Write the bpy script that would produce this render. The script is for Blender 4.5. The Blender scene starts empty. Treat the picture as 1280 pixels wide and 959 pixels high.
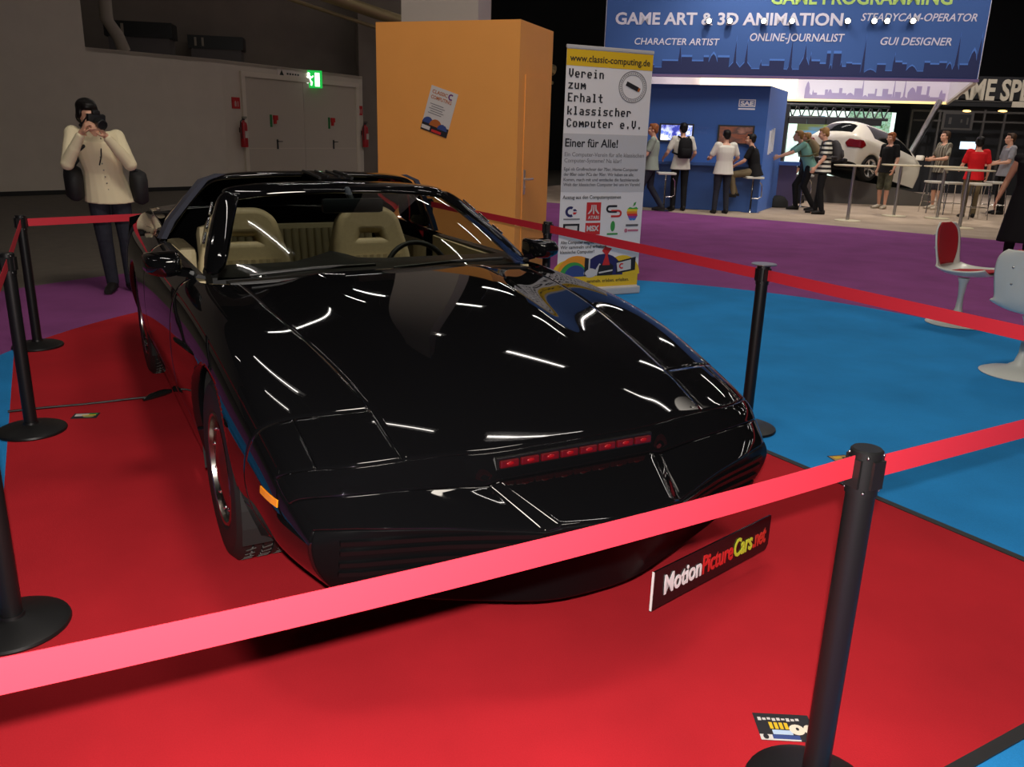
import bpy, bmesh, math, random
from math import sin, cos, pi, radians, atan2, sqrt
from mathutils import Vector, Matrix, Quaternion

SC = bpy.context.scene
COL = SC.collection
random.seed(7)

# ------------------------------------------------------------------ camera
CAM_H, CAM_PITCH, CAM_ROLL, CAM_F = 1.489, radians(16.717), radians(1.7395), 1040.14
cd = bpy.data.cameras.new('camera'); cam = bpy.data.objects.new('camera', cd); COL.objects.link(cam)
cd.sensor_width = 36.0; cd.lens = 36.0 * CAM_F / 1280.0; cd.clip_start = 0.05; cd.clip_end = 300
cam.matrix_world = Matrix.Translation((0, 0, CAM_H)) @ Matrix.Rotation(pi/2 - CAM_PITCH, 4, 'X') @ Matrix.Rotation(CAM_ROLL, 4, 'Z')
SC.camera = cam

# ------------------------------------------------------------------ world, exposure
w = bpy.data.worlds.new('hall_air'); SC.world = w; w.use_nodes = True
bg = w.node_tree.nodes['Background']; bg.inputs[0].default_value = (0.9, 0.85, 0.8, 1); bg.inputs[1].default_value = 0.012
SC.view_settings.view_transform = 'Standard'; SC.view_settings.look = 'None'
SC.view_settings.gamma = 1.0; SC.view_settings.use_curve_mapping = False
SC.view_settings.exposure = 0.0

def lamp(name, kind, loc, power, color=(1, 1, 1), size=0.1, rot=None, spot=None, blend=0.5):
    l = bpy.data.lights.new(name, kind); l.energy = power; l.color = color
    if kind == 'AREA': l.size = size
    else: l.shadow_soft_size = size
    if spot: l.spot_size = spot; l.spot_blend = blend
    o = bpy.data.objects.new(name, l); COL.objects.link(o); o.location = loc
    if rot: o.rotation_euler = rot
    return o
def aim(o, tgt):
    d = Vector(tgt) - o.location
    o.rotation_euler = d.to_track_quat('-Z', 'Y').to_euler()
# the flash gun of the camera that took the picture, just above the lens
FLASH = lamp('camera_flash', 'SPOT', (0.0, -0.02, CAM_H + 0.095), 460, (1.0, 0.93, 0.86), 0.015, spot=radians(140), blend=0.4)
aim(FLASH, (0, 5, 0.35))

# ------------------------------------------------------------------ helpers
def lin(r, g=None, b=None):
    if g is None:
        h = r.lstrip('#'); r, g, b = (int(h[i:i+2], 16) for i in (0, 2, 4))
    f = lambda c: (c/255/12.92) if c/255 <= 0.04045 else ((c/255 + 0.055)/1.055)**2.4
    return (f(r), f(g), f(b))
MATS = {}
def mat(name, rgb, rough=0.6, metal=0.0, spec=0.5, emit=None, estr=0.0, noise=0.0, nscale=40.0, bump=0.0, coat=0.0, sheen=0.0):
    if name in MATS: return MATS[name]
    m = bpy.data.materials.new(name); m.use_nodes = True; nt = m.node_tree
    b = nt.nodes['Principled BSDF']
    b.inputs['Base Color'].default_value = (*rgb, 1); b.inputs['Roughness'].default_value = rough
    b.inputs['Metallic'].default_value = metal; b.inputs['Specular IOR Level'].default_value = spec
    b.inputs['Coat Weight'].default_value = coat; b.inputs['Coat Roughness'].default_value = 0.03
    b.inputs['Sheen Weight'].default_value = sheen
    if emit: b.inputs['Emission Color'].default_value = (*emit, 1); b.inputs['Emission Strength'].default_value = estr
    if noise > 0 or bump > 0:
        tc = nt.nodes.new('ShaderNodeTexCoord'); n = nt.nodes.new('ShaderNodeTexNoise')
        n.inputs['Scale'].default_value = nscale; n.inputs['Detail'].default_value = 6
        nt.links.new(tc.outputs['Object'], n.inputs['Vector'])
        if noise > 0:
            r = nt.nodes.new('ShaderNodeValToRGB')
            r.color_ramp.elements[0].position = 0.3; r.color_ramp.elements[1].position = 0.7
            r.color_ramp.elements[0].color = (*[c*(1-noise) for c in rgb], 1)
            r.color_ramp.elements[1].color = (*[min(1, c*(1+noise)) for c in rgb], 1)
            nt.links.new(n.outputs['Fac'], r.inputs['Fac']); nt.links.new(r.outputs['Color'], b.inputs['Base Color'])
        if bump > 0:
            bp = nt.nodes.new('ShaderNodeBump'); bp.inputs['Strength'].default_value = bump; bp.inputs['Distance'].default_value = 0.01
            nt.links.new(n.outputs['Fac'], bp.inputs['Height']); nt.links.new(bp.outputs['Normal'], b.inputs['Normal'])
    MATS[name] = m
    return m
def carpet(name, rgb):
    """short needle felt: fine fibre bump, broad tread marks"""
    if name in MATS: return MATS[name]
    m = mat(name, rgb, 0.95, spec=0.15, sheen=0.0)
    nt = m.node_tree; b = nt.nodes['Principled BSDF']
    tc = nt.nodes.new('ShaderNodeTexCoord')
    n1 = nt.nodes.new('ShaderNodeTexNoise'); n1.inputs['Scale'].default_value = 260; n1.inputs['Detail'].default_value = 3
    n2 = nt.nodes.new('ShaderNodeTexNoise'); n2.inputs['Scale'].default_value = 1.7; n2.inputs['Detail'].default_value = 7
    for n in (n1, n2): nt.links.new(tc.outputs['Object'], n.inputs['Vector'])
    mx = nt.nodes.new('ShaderNodeMath'); mx.operation = 'MULTIPLY_ADD'; mx.inputs[1].default_value = 0.5
    nt.links.new(n1.outputs['Fac'], mx.inputs[0]); nt.links.new(n2.outputs['Fac'], mx.inputs[2])
    r = nt.nodes.new('ShaderNodeValToRGB'); r.color_ramp.elements[0].position = 0.45; r.color_ramp.elements[1].position = 1.05
    r.color_ramp.elements[0].color = (*[c*0.82 for c in rgb], 1); r.color_ramp.elements[1].color = (*[min(1, c*1.18) for c in rgb], 1)
    nt.links.new(mx.outputs[0], r.inputs['Fac']); nt.links.new(r.outputs['Color'], b.inputs['Base Color'])
    bp = nt.nodes.new('ShaderNodeBump'); bp.inputs['Strength'].default_value = 0.35; bp.inputs['Distance'].default_value = 0.003
    nt.links.new(n1.outputs['Fac'], bp.inputs['Height']); nt.links.new(bp.outputs['Normal'], b.inputs['Normal'])
    return m

class MB:
    """collects simple solids into one mesh"""
    def __init__(s): s.bm = bmesh.new()
    def box(s, c, size, rz=0.0, M=None, bevel=0.0):
        g = bmesh.ops.create_cube(s.bm, size=1.0); vs = g['verts']
        T = Matrix.Translation(c) @ Matrix.Rotation(rz, 4, 'Z') @ Matrix.Diagonal((*size, 1))
        if M is not None: T = M @ T
        bmesh.ops.transform(s.bm, matrix=T, verts=vs)
        if bevel > 0:
            es = list({e for v in vs for e in v.link_edges})
            bmesh.ops.bevel(s.bm, geom=es, offset=bevel, segments=2, affect='EDGES', profile=0.6)
        return s
    def loft(s, secs, cap=True, closed=True):
        """secs: list of rings (lists of points, equal length)"""
        R = [[s.bm.verts.new(p) for p in ring] for ring in secs]
        n = len(R[0])
        for a, b in zip(R, R[1:]):
            for i in range(n if closed else n-1):
                j = (i+1) % n
                try: s.bm.faces.new((a[i], a[j], b[j], b[i]))
                except ValueError: pass
        if cap and closed:
            s.bm.faces.new(list(reversed(R[0]))); s.bm.faces.new(R[-1])
        return s
    def tube(s, pts, r, n=10, cap=True):
        pts = [Vector(p) for p in pts]; rs = r if isinstance(r, (list, tuple)) else [r]*len(pts)
        rings = []; up = Vector((0, 0, 1)); prev = None
        for i, p in enumerate(pts):
            t = (pts[min(i+1, len(pts)-1)] - pts[max(i-1, 0)]).normalized()
            if prev is None:
                a = t.cross(up)
                if a.length < 1e-3: a = t.cross(Vector((1, 0, 0)))
            else:
                a = prev - t * prev.dot(t)
            a.normalize(); prev = a; b = t.cross(a)
            rings.append([p + (a*cos(2*pi*k/n) + b*sin(2*pi*k/n))*rs[i] for k in range(n)])
        return s.loft(rings, cap)
    def lathe(s, prof, n=24, M=None, cap=True):
        """prof: list of (r, z), revolved about z"""
        rings = []
        for r, z in prof:
            ring = [Vector((max(r, 1e-4)*cos(2*pi*k/n), max(r, 1e-4)*sin(2*pi*k/n), z)) for k in range(n)]
            if M is not None: ring = [M @ p for p in ring]
            rings.append(ring)
        return s.loft(rings, cap)
    def prism(s, poly, d, M=None):
        """poly in x,z ; depth d along y (from 0 to d)"""
        a = [Vector((x, 0, z)) for x, z in poly]; b = [Vector((x, d, z)) for x, z in poly]
        if M is not None: a = [M @ p for p in a]; b = [M @ p for p in b]
        return s.loft([a, b])
    def sphere(s, c, r, n=14):
        g = bmesh.ops.create_uvsphere(s.bm, u_segments=n, v_segments=max(6, n*2//3), radius=1.0)
        rr = r if isinstance(r, (tuple, list)) else (r, r, r)
        bmesh.ops.transform(s.bm, matrix=Matrix.Translation(c) @ Matrix.Diagonal((*rr, 1)), verts=g['verts'])
        return s
    def quad(s, *pts):
        s.bm.faces.new([s.bm.verts.new(p) for p in pts]); return s
    def mesh(s, name, m, smooth=None):
        bmesh.ops.recalc_face_normals(s.bm, faces=s.bm.faces[:])
        me = bpy.data.meshes.new(name); s.bm.to_mesh(me); s.bm.free()
        if smooth is not None:
            for p in me.polygons: p.use_smooth = True
            if smooth < 180: me.set_sharp_from_angle(angle=radians(smooth))
        if m: me.materials.append(m)
        return me
    def build(s, name, m, parent=None, smooth=None, loc=None, rz=None):
        o = bpy.data.objects.new(name, s.mesh(name, m, smooth)); COL.objects.link(o)
        if parent: o.parent = parent
        if loc is not None: o.location = loc
        if rz is not None: o.rotation_euler = (0, 0, rz)
        return o

def tag(o, label, cat, group=None, kind=None):
    if label: o['label'] = label
    if cat: o['category'] = cat
    if group: o['group'] = group
    if kind: o['kind'] = kind
    return o
def thing(name, label, cat, loc=(0, 0, 0), rz=0.0, group=None, rot=None):
    o = bpy.data.objects.new(name, None); COL.objects.link(o); o.empty_display_size = 0.1
    o.location = loc; o.rotation_euler = rot if rot else (0, 0, rz)
    return tag(o, label, cat, group)
def struct(o, label=None):
    o['kind'] = 'structure'
    return o
def copy_tree(o, parent=None):
    c = o.copy(); COL.objects.link(c)
    if parent: c.parent = parent; c.matrix_parent_inverse = o.matrix_parent_inverse.copy()
    for ch in list(o.children): copy_tree(ch, c)
    return c
def baked(o, name=None):
    """apply modifiers of o into a fresh mesh"""
    dg = bpy.context.evaluated_depsgraph_get(); dg.update()
    me = bpy.data.meshes.new_from_object(o.evaluated_get(dg))
    o.modifiers.clear(); old = o.data; o.data = me
    return o
def lettering(txt, size, parent, loc, m, align='LEFT', bold=0.0, shear=0.0, sx=1.0, space=1.0, depth=0.002, name='lettering', rot=(pi/2, 0, 0), label=None):
    cu = bpy.data.curves.new('text', 'FONT'); cu.body = txt; cu.size = size; cu.align_x = align
    cu.offset = bold; cu.shear = shear; cu.space_character = space; cu.extrude = depth; cu.resolution_u = 3
    t = bpy.data.objects.new('text', cu); COL.objects.link(t)
    dg = bpy.context.evaluated_depsgraph_get(); dg.update()
    me = bpy.data.meshes.new_from_object(t.evaluated_get(dg))
    bpy.data.objects.remove(t); bpy.data.curves.remove(cu)
    me.materials.clear(); me.materials.append(m)
    o = bpy.data.objects.new(name, me); COL.objects.link(o); o.parent = parent
    o.location = loc; o.rotation_euler = rot; o.scale = (sx, 1, 1)
    if label: o['label'] = label
    return o
def text_width(o):
    xs = [v.co.x for v in o.data.vertices]; return (min(xs), max(xs))
def fit_text(txt, x0, x1, z, h, parent, m, y=-0.004, bold=0.0, shear=0.0, depth=0.002, name='lettering', label=None):
    """text with cap height h whose width spans x0..x1 at baseline z"""
    o = lettering(txt, 1.0, parent, (0, 0, 0), m, bold=bold, shear=shear, depth=depth, name=name, label=label)
    xs = [v.co.x for v in o.data.vertices]; a, b = min(xs), max(xs)
    ys = h/0.729
    sx = (x1-x0)/(b-a)
    for v in o.data.vertices: v.co.x = (v.co.x-a)*sx; v.co.y *= ys
    o.location = (x0, y, z); o.scale = (1, 1, 1)
    return o
def rectplate(x0, x1, z0, z1, y, d, name, m, parent, label=None):
    b = MB(); b.box(((x0+x1)/2, y+d/2, (z0+z1)/2), (x1-x0, d, z1-z0))
    o = b.build(name, m, parent)
    if label: o['label'] = label
    return o
# camera ray through a photo pixel, used to measure where things stand
_fw = Vector((0, cos(CAM_PITCH), -sin(CAM_PITCH))); _up = Vector((0, sin(CAM_PITCH), cos(CAM_PITCH))); _rt = Vector((1, 0, 0))
def ray(x, y):
    X = (x-640)/CAM_F; Y = (479.5-y)/CAM_F; c, s = cos(CAM_ROLL), sin(CAM_ROLL)
    return _fw + _rt*(c*X - s*Y) + _up*(s*X + c*Y)
def at_z(x, y, z=0.0):
    d = ray(x, y); t = (z-CAM_H)/d.z; return Vector((0, 0, CAM_H)) + d*t
def at_y(x, y, Y):
    d = ray(x, y); return Vector((0, 0, CAM_H)) + d*(Y/d.y)
def on_plane(x, y, p, n):
    d = ray(x, y); o = Vector((0, 0, CAM_H)); t = (Vector(p)-o).dot(n)/d.dot(n); return o + d*t

# common materials
BLACK = mat('black_paint', (0.0035, 0.0035, 0.004), 0.025, spec=0.5)
RUBBER = mat('tyre_rubber', (0.011, 0.011, 0.011), 0.6, spec=0.3)
TRIM = mat('black_trim', (0.008, 0.008, 0.008), 0.4)
CHROME = mat('chrome', (0.75, 0.74, 0.72), 0.12, metal=1.0)
STEEL = mat('brushed_steel', (0.42, 0.41, 0.40), 0.35, metal=1.0)
POSTBLK = mat('matt_black_metal', (0.007, 0.007, 0.0075), 0.42, spec=0.35)
WHITEPL = mat('white_plastic', lin(215, 212, 200), 0.35)
# ------------------------------------------------------------------ hall: floor, walls, ceiling
FLOORM = mat('hall_floor_asphalt', lin(96, 88, 78), 0.75, noise=0.12, nscale=6, bump=0.05)
WALLM = mat('painted_wall', lin(205, 192, 176), 0.8, noise=0.035, nscale=2.5)
DARKWALL = mat('dark_concrete', lin(120, 108, 98), 0.85, noise=0.10, nscale=1.2)
CEILM = mat('dark_ceiling', (0.010, 0.010, 0.011), 0.9)
SKIRT = mat('dark_skirting', (0.012, 0.011, 0.010), 0.7)
b = MB(); b.box((2, 16, -0.056), (54, 60, 0.1)); struct(b.build('floor', FLOORM))
b = MB(); b.box((2, 16, 9.55), (54, 60, 0.1)); struct(b.build('ceiling', CEILM))
b = MB(); b.box((2, 38, 4.75), (54, 0.3, 9.5)); struct(b.build('wall_back', mat('black_wall', (.008, .008, .009), .9)))
b = MB(); b.box((28, 16, 4.75), (0.3, 60, 9.5)); struct(b.build('wall_right', MATS['black_wall']))

def seg_wall(name, p, q, h, th, m, z0=-0.006, zc=None):
    """upright slab from p to q, its thickness behind (to the left of p->q)"""
    p = Vector((p[0], p[1])); q = Vector((q[0], q[1])); d = (q-p); L = d.length; a = atan2(d.y, d.x)
    b = MB(); b.box((L/2, th/2, z0+h/2), (L, th, h))
    return b.build(name, m, None, loc=(p.x, p.y, 0), rz=a)
W4 = (-16.5, 9.55); W3 = (-9.02, 18.37); C1 = (-7.02, 20.72); C2 = (-4.60, 25.55)
struct(seg_wall('wall_left', W4, W3, 9.5, 0.3, WALLM))
struct(seg_wall('baseboard_left', (W4[0]+0.01, W4[1]-0.012), (C1[0]+0.0, C1[1]-0.012), 0.09, 0.008, SKIRT))
# the low walled-in room with the double fire doors
struct(seg_wall('wall_box_side', W3, C1, 2.95, 0.2, WALLM))
rm = seg_wall('wall_box_front', C1, C2, 2.95, 0.2, WALLM); struct(rm)
b = MB(); b.loft([[(x, y, z) for x, y in (W3, C1, C2, (-9.5, 27))] for z in (2.86, 2.94)]); struct(b.build('ceiling_box', WALLM))
struct(seg_wall('wall_far_left', (-4.75, 25.9), (-1.0, 28.4), 9.5, 0.2, DARKWALL))
struct(seg_wall('wall_rear_left', (-14, 21), (-5.0, 27.5), 9.5, 0.2, DARKWALL))

def local_on(root_loc, rz, px, py):
    """photo pixel -> (x, z) on the upright plane through root_loc turned by rz"""
    n = Vector((sin(rz), -cos(rz), 0)); p = on_plane(px, py, root_loc, n)
    d = p - Vector(root_loc); return d.x*cos(rz)+d.y*sin(rz), p.z
FR_A = atan2(C2[1]-C1[1], C2[0]-C1[0]); FR_L = (C1[0], C1[1], 0)
DOORM = mat('door_paint', lin(190, 176, 160), 0.6); FRAMEM = mat('door_frame_paint', lin(214, 200, 182), 0.6)
REDSIGN = mat('red_sign', lin(190, 25, 28), 0.5); GREENSIGN = mat('green_plate', lin(30, 120, 60), 0.5)
fx0, fz1 = local_on(FR_L, FR_A, 303, 83); fx1, _ = local_on(FR_L, FR_A, 443, 99); fxm, _ = local_on(FR_L, FR_A, 377, 92)
fz1 = 2.62
tr = MB()
tr.box(((fx0-0.06), -0.03, fz1/2), (0.12, 0.06, fz1)); tr.box((fx1+0.06, -0.03, fz1/2), (0.12, 0.06, fz1)); tr.box(((fx0+fx1)/2, -0.03, fz1+0.06), (fx1-fx0+0.24, 0.06, 0.12))
struct(tr.build('trim_1', FRAMEM, None, loc=FR_L, rz=FR_A))
for i, (a, c) in enumerate(((fx0, fxm-0.006), (fxm+0.006, fx1))):
    d = MB(); d.box(((a+c)/2, -0.012, fz1/2), (c-a, 0.024, fz1-0.02)); o = struct(d.build('door_%d' % (i+1), DOORM, None, loc=FR_L, rz=FR_A))
    r = MB(); r.box(((a+c)/2, -0.026, 0.95), (c-a-0.02, 0.004, 0.012)); r.build('door_rail', FRAMEM, o)
    hx = local_on(FR_L, FR_A, (346, 416)[i], 182)[0]
    h = MB(); h.box((hx, -0.034, 1.05), (0.045, 0.02, 0.24)); h.tube([(hx, -0.04, 1.12), (hx, -0.085, 1.12), (hx+0.13, -0.085, 1.12)], 0.011); h.build('door_handle', TRIM, o, smooth=40)
    sx = local_on(FR_L, FR_A, (340, 412)[i], 160)[0]
    s = MB(); s.box((sx-0.05, -0.03, 1.62), (0.07, 0.012, 0.30)); s.build('latch_plate', GREENSIGN, o)
    s = MB(); s.box((sx+0.1, -0.045, 1.70), (0.16, 0.04, 0.12), bevel=0.01); s.box((sx+0.08, -0.045, 1.60), (0.08, 0.04, 0.10)); s.build('alarm_box', REDSIGN, o)
struct(bpy.data.objects['trim_1'])
# rear left pipe, cases on the roof of the room
PIPE = mat('painted_pipe', lin(150, 138, 124), 0.6)
b = MB(); b.tube([(-8.78, 18.95, 9.0), (-8.78, 18.95, 3.55), (-8.65, 19.1, 3.25), (-8.58, 19.2, 2.945)], 0.13, 12)
tag(b.build('downpipe', PIPE, None, smooth=40), 'pale downpipe running down beside the tall left wall', 'pipe')
def roof_case(px0, px1, py0, py1, Y, lab):
    p0 = at_y(px0, py1, Y); p1 = at_y(px1, py0, Y)
    wd, hh = p1.x-p0.x, p1.z-p0.z
    t = thing('ventilation_unit', lab, 'ventilation unit', (p0.x+wd/2, Y, 2.945), radians(12), 'ventilation units on the flat roof')
    H = hh + (p0.z-2.945)
    b = MB(); b.box((0, 0.35, H*0.30), (wd*0.9, 0.7, H*0.6)); b.build('housing', mat('grey_housing', lin(92, 84, 84), 0.6), t)
    b = MB(); b.box((0, 0.33, H*0.8), (wd, 0.74, H*0.4)); b.build('vent_cover', TRIM, t)
    b = MB()
    for k in range(2): b.box((-wd*0.36+k*wd*0.13, -0.045, H*0.8), (wd*0.04, 0.012, H*0.26))
    b.build('louvre', PIPE, t)
roof_case(136, 212, 28, 66, 21.8, 'left ventilation unit with dark hood on the low room roof')
roof_case(238, 302, 46, 70, 24.0, 'right ventilation unit with dark hood behind the low room roof edge')
# duct crossing above the room
b = MB(); b.tube([(-7.5, 23.0, 5.4), (-3.2, 25.2, 4.35), (1.0, 27.5, 3.4)], 0.16, 12)
b.tube([(-7.5, 23.4, 5.05), (-3.2, 25.6, 4.0), (1.0, 27.9, 3.05)], 0.05, 10)
tag(b.build('sloping_pipe_run', mat('galvanised', lin(170, 150, 110), 0.4, metal=0.6), None, smooth=40), 'sloping metal pipe run high above the fire doors', 'pipe')

# exit sign, fire gear
px, pz = local_on(FR_L, FR_A, 385, 79)
def on_front(lx, y, z):
    return (FR_L[0]+lx*cos(FR_A)-y*sin(FR_A)*1, FR_L[1]+lx*sin(FR_A)+y*cos(FR_A), z)
EXG = mat('exit_green_lit', lin(10, 140, 60), 0.4, emit=lin(20, 190, 70), estr=0.9)
EXW = mat('exit_white_lit', lin(240, 255, 240), 0.4, emit=(0.9, 1, 0.9), estr=2.2)
t = thing('exit_sign', 'lit green running man exit sign above the double doors', 'exit sign', on_front(px, -0.03, 2.72), FR_A - radians(48))
b = MB(); b.box((0.0, 0.05, 0.0), (0.66, 0.12, 0.44), bevel=0.01); b.build('housing', EXG, t)
b = MB(); b.box((-0.345, 0.05, 0), (0.03, 0.13, 0.44)); b.build('side_glow', mat('exit_side', lin(255, 200, 90), 0.4, emit=lin(255, 180, 80), estr=1.6), t)
b = MB()
b.sphere((-0.02, -0.015, 0.13), 0.035); b.tube([(-0.02, -0.015, 0.09), (0.0, -0.015, -0.02)], 0.035, 8); b.tube([(0, -0.015, -0.02), (0.06, -0.015, -0.08), (0.04, -0.015, -0.16)], 0.02, 8)
b.tube([(0, -0.015, -0.02), (-0.05, -0.015, -0.1), (-0.12, -0.015, -0.12)], 0.02, 8); b.tube([(-0.02, -0.015, 0.08), (0.06, -0.015, 0.04), (0.1, -0.015, 0.08)], 0.016, 8); b.tube([(-0.02, -0.015, 0.08), (-0.09, -0.015, 0.03)], 0.016, 8)
b.box((0.2, -0.014, -0.01), (0.12, 0.008, 0.34)); b.build('running_man', EXW, t)
def extinguisher(pix, lab):
    lx = local_on(FR_L, FR_A, *pix)[0]
    t = thing('fire_extinguisher', lab, 'fire extinguisher', on_front(lx, -0.13, 0.98), FR_A, 'fire extinguishers on the door wall')
    R = mat('extinguisher_red', lin(170, 22, 30), 0.3)
    b = MB(); b.lathe([(0.0, 0), (0.085, 0.0), (0.09, 0.03), (0.09, 0.5), (0.075, 0.57), (0.03, 0.60), (0.028, 0.63)], 18); b.build('cylinder', R, t, smooth=35)
    b = MB(); b.box((0, 0, 0.655), (0.05, 0.05, 0.05)); b.box((0.04, 0, 0.70), (0.15, 0.025, 0.02)); b.box((0.04, 0, 0.665), (0.12, 0.02, 0.015)); b.build('valve', TRIM, t)
    b = MB(); b.tube([(-0.03, 0, 0.65), (-0.11, -0.02, 0.6), (-0.115, -0.03, 0.3), (-0.1, -0.03, 0.2)], 0.014); b.build('hose', TRIM, t, smooth=40)
    b = MB(); b.box((0, 0.1, 0.4), (0.05, 0.06, 0.12)); b.build('bracket', TRIM, t)
    b = MB(); b.box((0, -0.088, 0.3), (0.1, 0.012, 0.16)); b.build('instruction_label', mat('pale_label', lin(200, 190, 180), 0.5), t)
extinguisher((300, 165), 'red fire extinguisher left of the double doors')
extinguisher((452, 165), 'red fire extinguisher right of the double doors')
for pix, lab in (((294, 122), 'small red fire sign left of the double doors'), ((449, 131), 'small red fire sign right of the double doors')):
    lx, lz = local_on(FR_L, FR_A, *pix)
    t = thing('fire_sign', lab, 'sign', on_front(lx, -0.01, 2.0), FR_A, 'fire signs on the door wall')
    b = MB(); b.box((0, 0, 0), (0.26, 0.012, 0.26)); b.build('plate', REDSIGN, t)
    b = MB(); b.lathe([(0, 0), (0.03, 0), (0.03, 0.1), (0.01, 0.13)], 8, Matrix.Translation((-0.02, -0.008, -0.08)) @ Matrix.Diagonal((1, 0.1, 1, 1))); b.box((0.06, -0.008, -0.02), (0.03, 0.004, 0.12)); b.build('pictogram', mat('dull_white', lin(200, 160, 150), 0.6), t)
lx = local_on(FR_L, FR_A, 357, 84)[0]
t = thing('notice_strip', 'small pale notice with warning triangle above the doors', 'sign', on_front(lx, -0.005, 2.80), FR_A)
b = MB(); b.box((0.15, 0, 0), (0.95, 0.01, 0.17)); b.build('plate', mat('notice_white', lin(215, 200, 190), 0.6), t)
b = MB(); b.prism([(-0.25, -0.06), (-0.09, -0.06), (-0.17, 0.07)], 0.006, Matrix.Translation((0, -0.011, 0)))
for k in range(5): b.box((0.05+k*0.1, -0.008, -0.01), (0.06, 0.004, 0.045))
b.build('print', TRIM, t)

# white column behind the orange booth
pc = at_y(600, 10, 12.0); pl = at_y(503, 10, 12.35)
b = MB(); b.box((0, 0, 4.75), (1.10, 0.62, 9.5))
COLM = mat('column_white', lin(196, 186, 176), 0.75)
struct(b.build('trim_2', COLM, None, loc=((pc.x+pl.x)/2+0.05, 12.55, 0), rz=radians(-14)))

# ------------------------------------------------------------------ carpets
def flat(name, poly, z1, th, m):
    b = MB(); b.loft([[(x, y, z1-th) for x, y in poly], [(x, y, z1) for x, y in poly]]); return b.build(name, m)
def circ(cx, cy, r, a0, a1, n): return [(cx+r*cos(radians(a0+(a1-a0)*k/n)), cy+r*sin(radians(a0+(a1-a0)*k/n))) for k in range(n+1)]
RC = (0.5, 5.25)
purple = circ(*RC, 5.55, 285, 105, 40) + [(-2.5, 21.6), (2.83, 18.16), (5.5, 16.43), (7.33, 14.9), (17, 7.6), (17, -1.5)]
tag(flat('purple_carpet', purple, -0.004, 0.004, carpet('felt_purple', lin(136, 72, 130))), 'purple carpet aisle around the blue round floor', 'carpet')
tag(flat('blue_carpet', circ(*RC, 3.87, 0, 357, 90), -0.002, 0.004, carpet('felt_blue', lin(38, 132, 198))), 'round bright blue carpet under the red carpet', 'carpet')
def clip_circle(p, d):
    # point where the ray p + t d leaves the round carpet
    ox, oy = p[0]-RC[0], p[1]-RC[1]; r = 3.86
    bq = ox*d[0]+oy*d[1]; cq = ox*ox+oy*oy-r*r; t = -bq+sqrt(bq*bq-cq); return (p[0]+t*d[0], p[1]+t*d[1])
e1 = (0.535, -0.845)
rL = clip_circle((-2.17, 3.29), (-0.49, 0.872)); rR = clip_circle((1.96, 2.84), (-0.535, 0.845))
aL = math.degrees(atan2(rL[1]-RC[1], rL[0]-RC[0])) % 360; aR = math.degrees(atan2(rR[1]-RC[1], rR[0]-RC[0])) % 360
red = [(2.255, 2.374)] + circ(*RC, 3.86, aR, aL, 40) + [(-0.69, 0.66)]
tag(flat('red_carpet', red, 0.0, 0.004, carpet('felt_red', lin(172, 31, 40))), 'red carpet under the black sports car', 'carpet')
EDGE = mat('black_edging', (0.012, 0.012, 0.013), 0.5)
def edging(p, q, lab):
    d = Vector((q[0]-p[0], q[1]-p[1])); b = MB(); b.box((d.length/2, 0, 0.001), (d.length, 0.035, 0.005))
    tag(b.build('carpet_edging', EDGE, None, loc=(p[0], p[1], 0), rz=atan2(d.y, d.x)), lab, 'edging strip', 'black carpet edging strips')
edging(rR, (2.255, 2.374), 'black edging strip between red and blue carpet at right')
edging((2.255, 2.374), (-0.2, 0.945), 'black edging strip along the front edge of the red carpet')
GREYC = carpet('felt_greige', lin(176, 158, 140))
tag(flat('grey_carpet', [(-1.5, 21.0), (2.83, 18.16), (5.5, 16.43), (7.33, 14.9), (17, 7.6), (27, 12), (27, 36), (6.5, 36), (3.6, 31)], -0.003, 0.003, GREYC), 'greige carpet of the booths beyond the purple aisle', 'carpet')
# ------------------------------------------------------------------ the black sports car
CAR_YAW = 0.50422
CAR = thing('sports_car', 'glossy black low sports car with red light bar in its nose on the red carpet', 'car', (-0.24813, 3.14398, 0.0), pi + CAR_YAW)
TAN = mat('tan_leather', lin(196, 180, 140), 0.55, noise=0.05, nscale=60)
TANRIB = mat('tan_ribbed', lin(184, 168, 130), 0.6)
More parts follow.
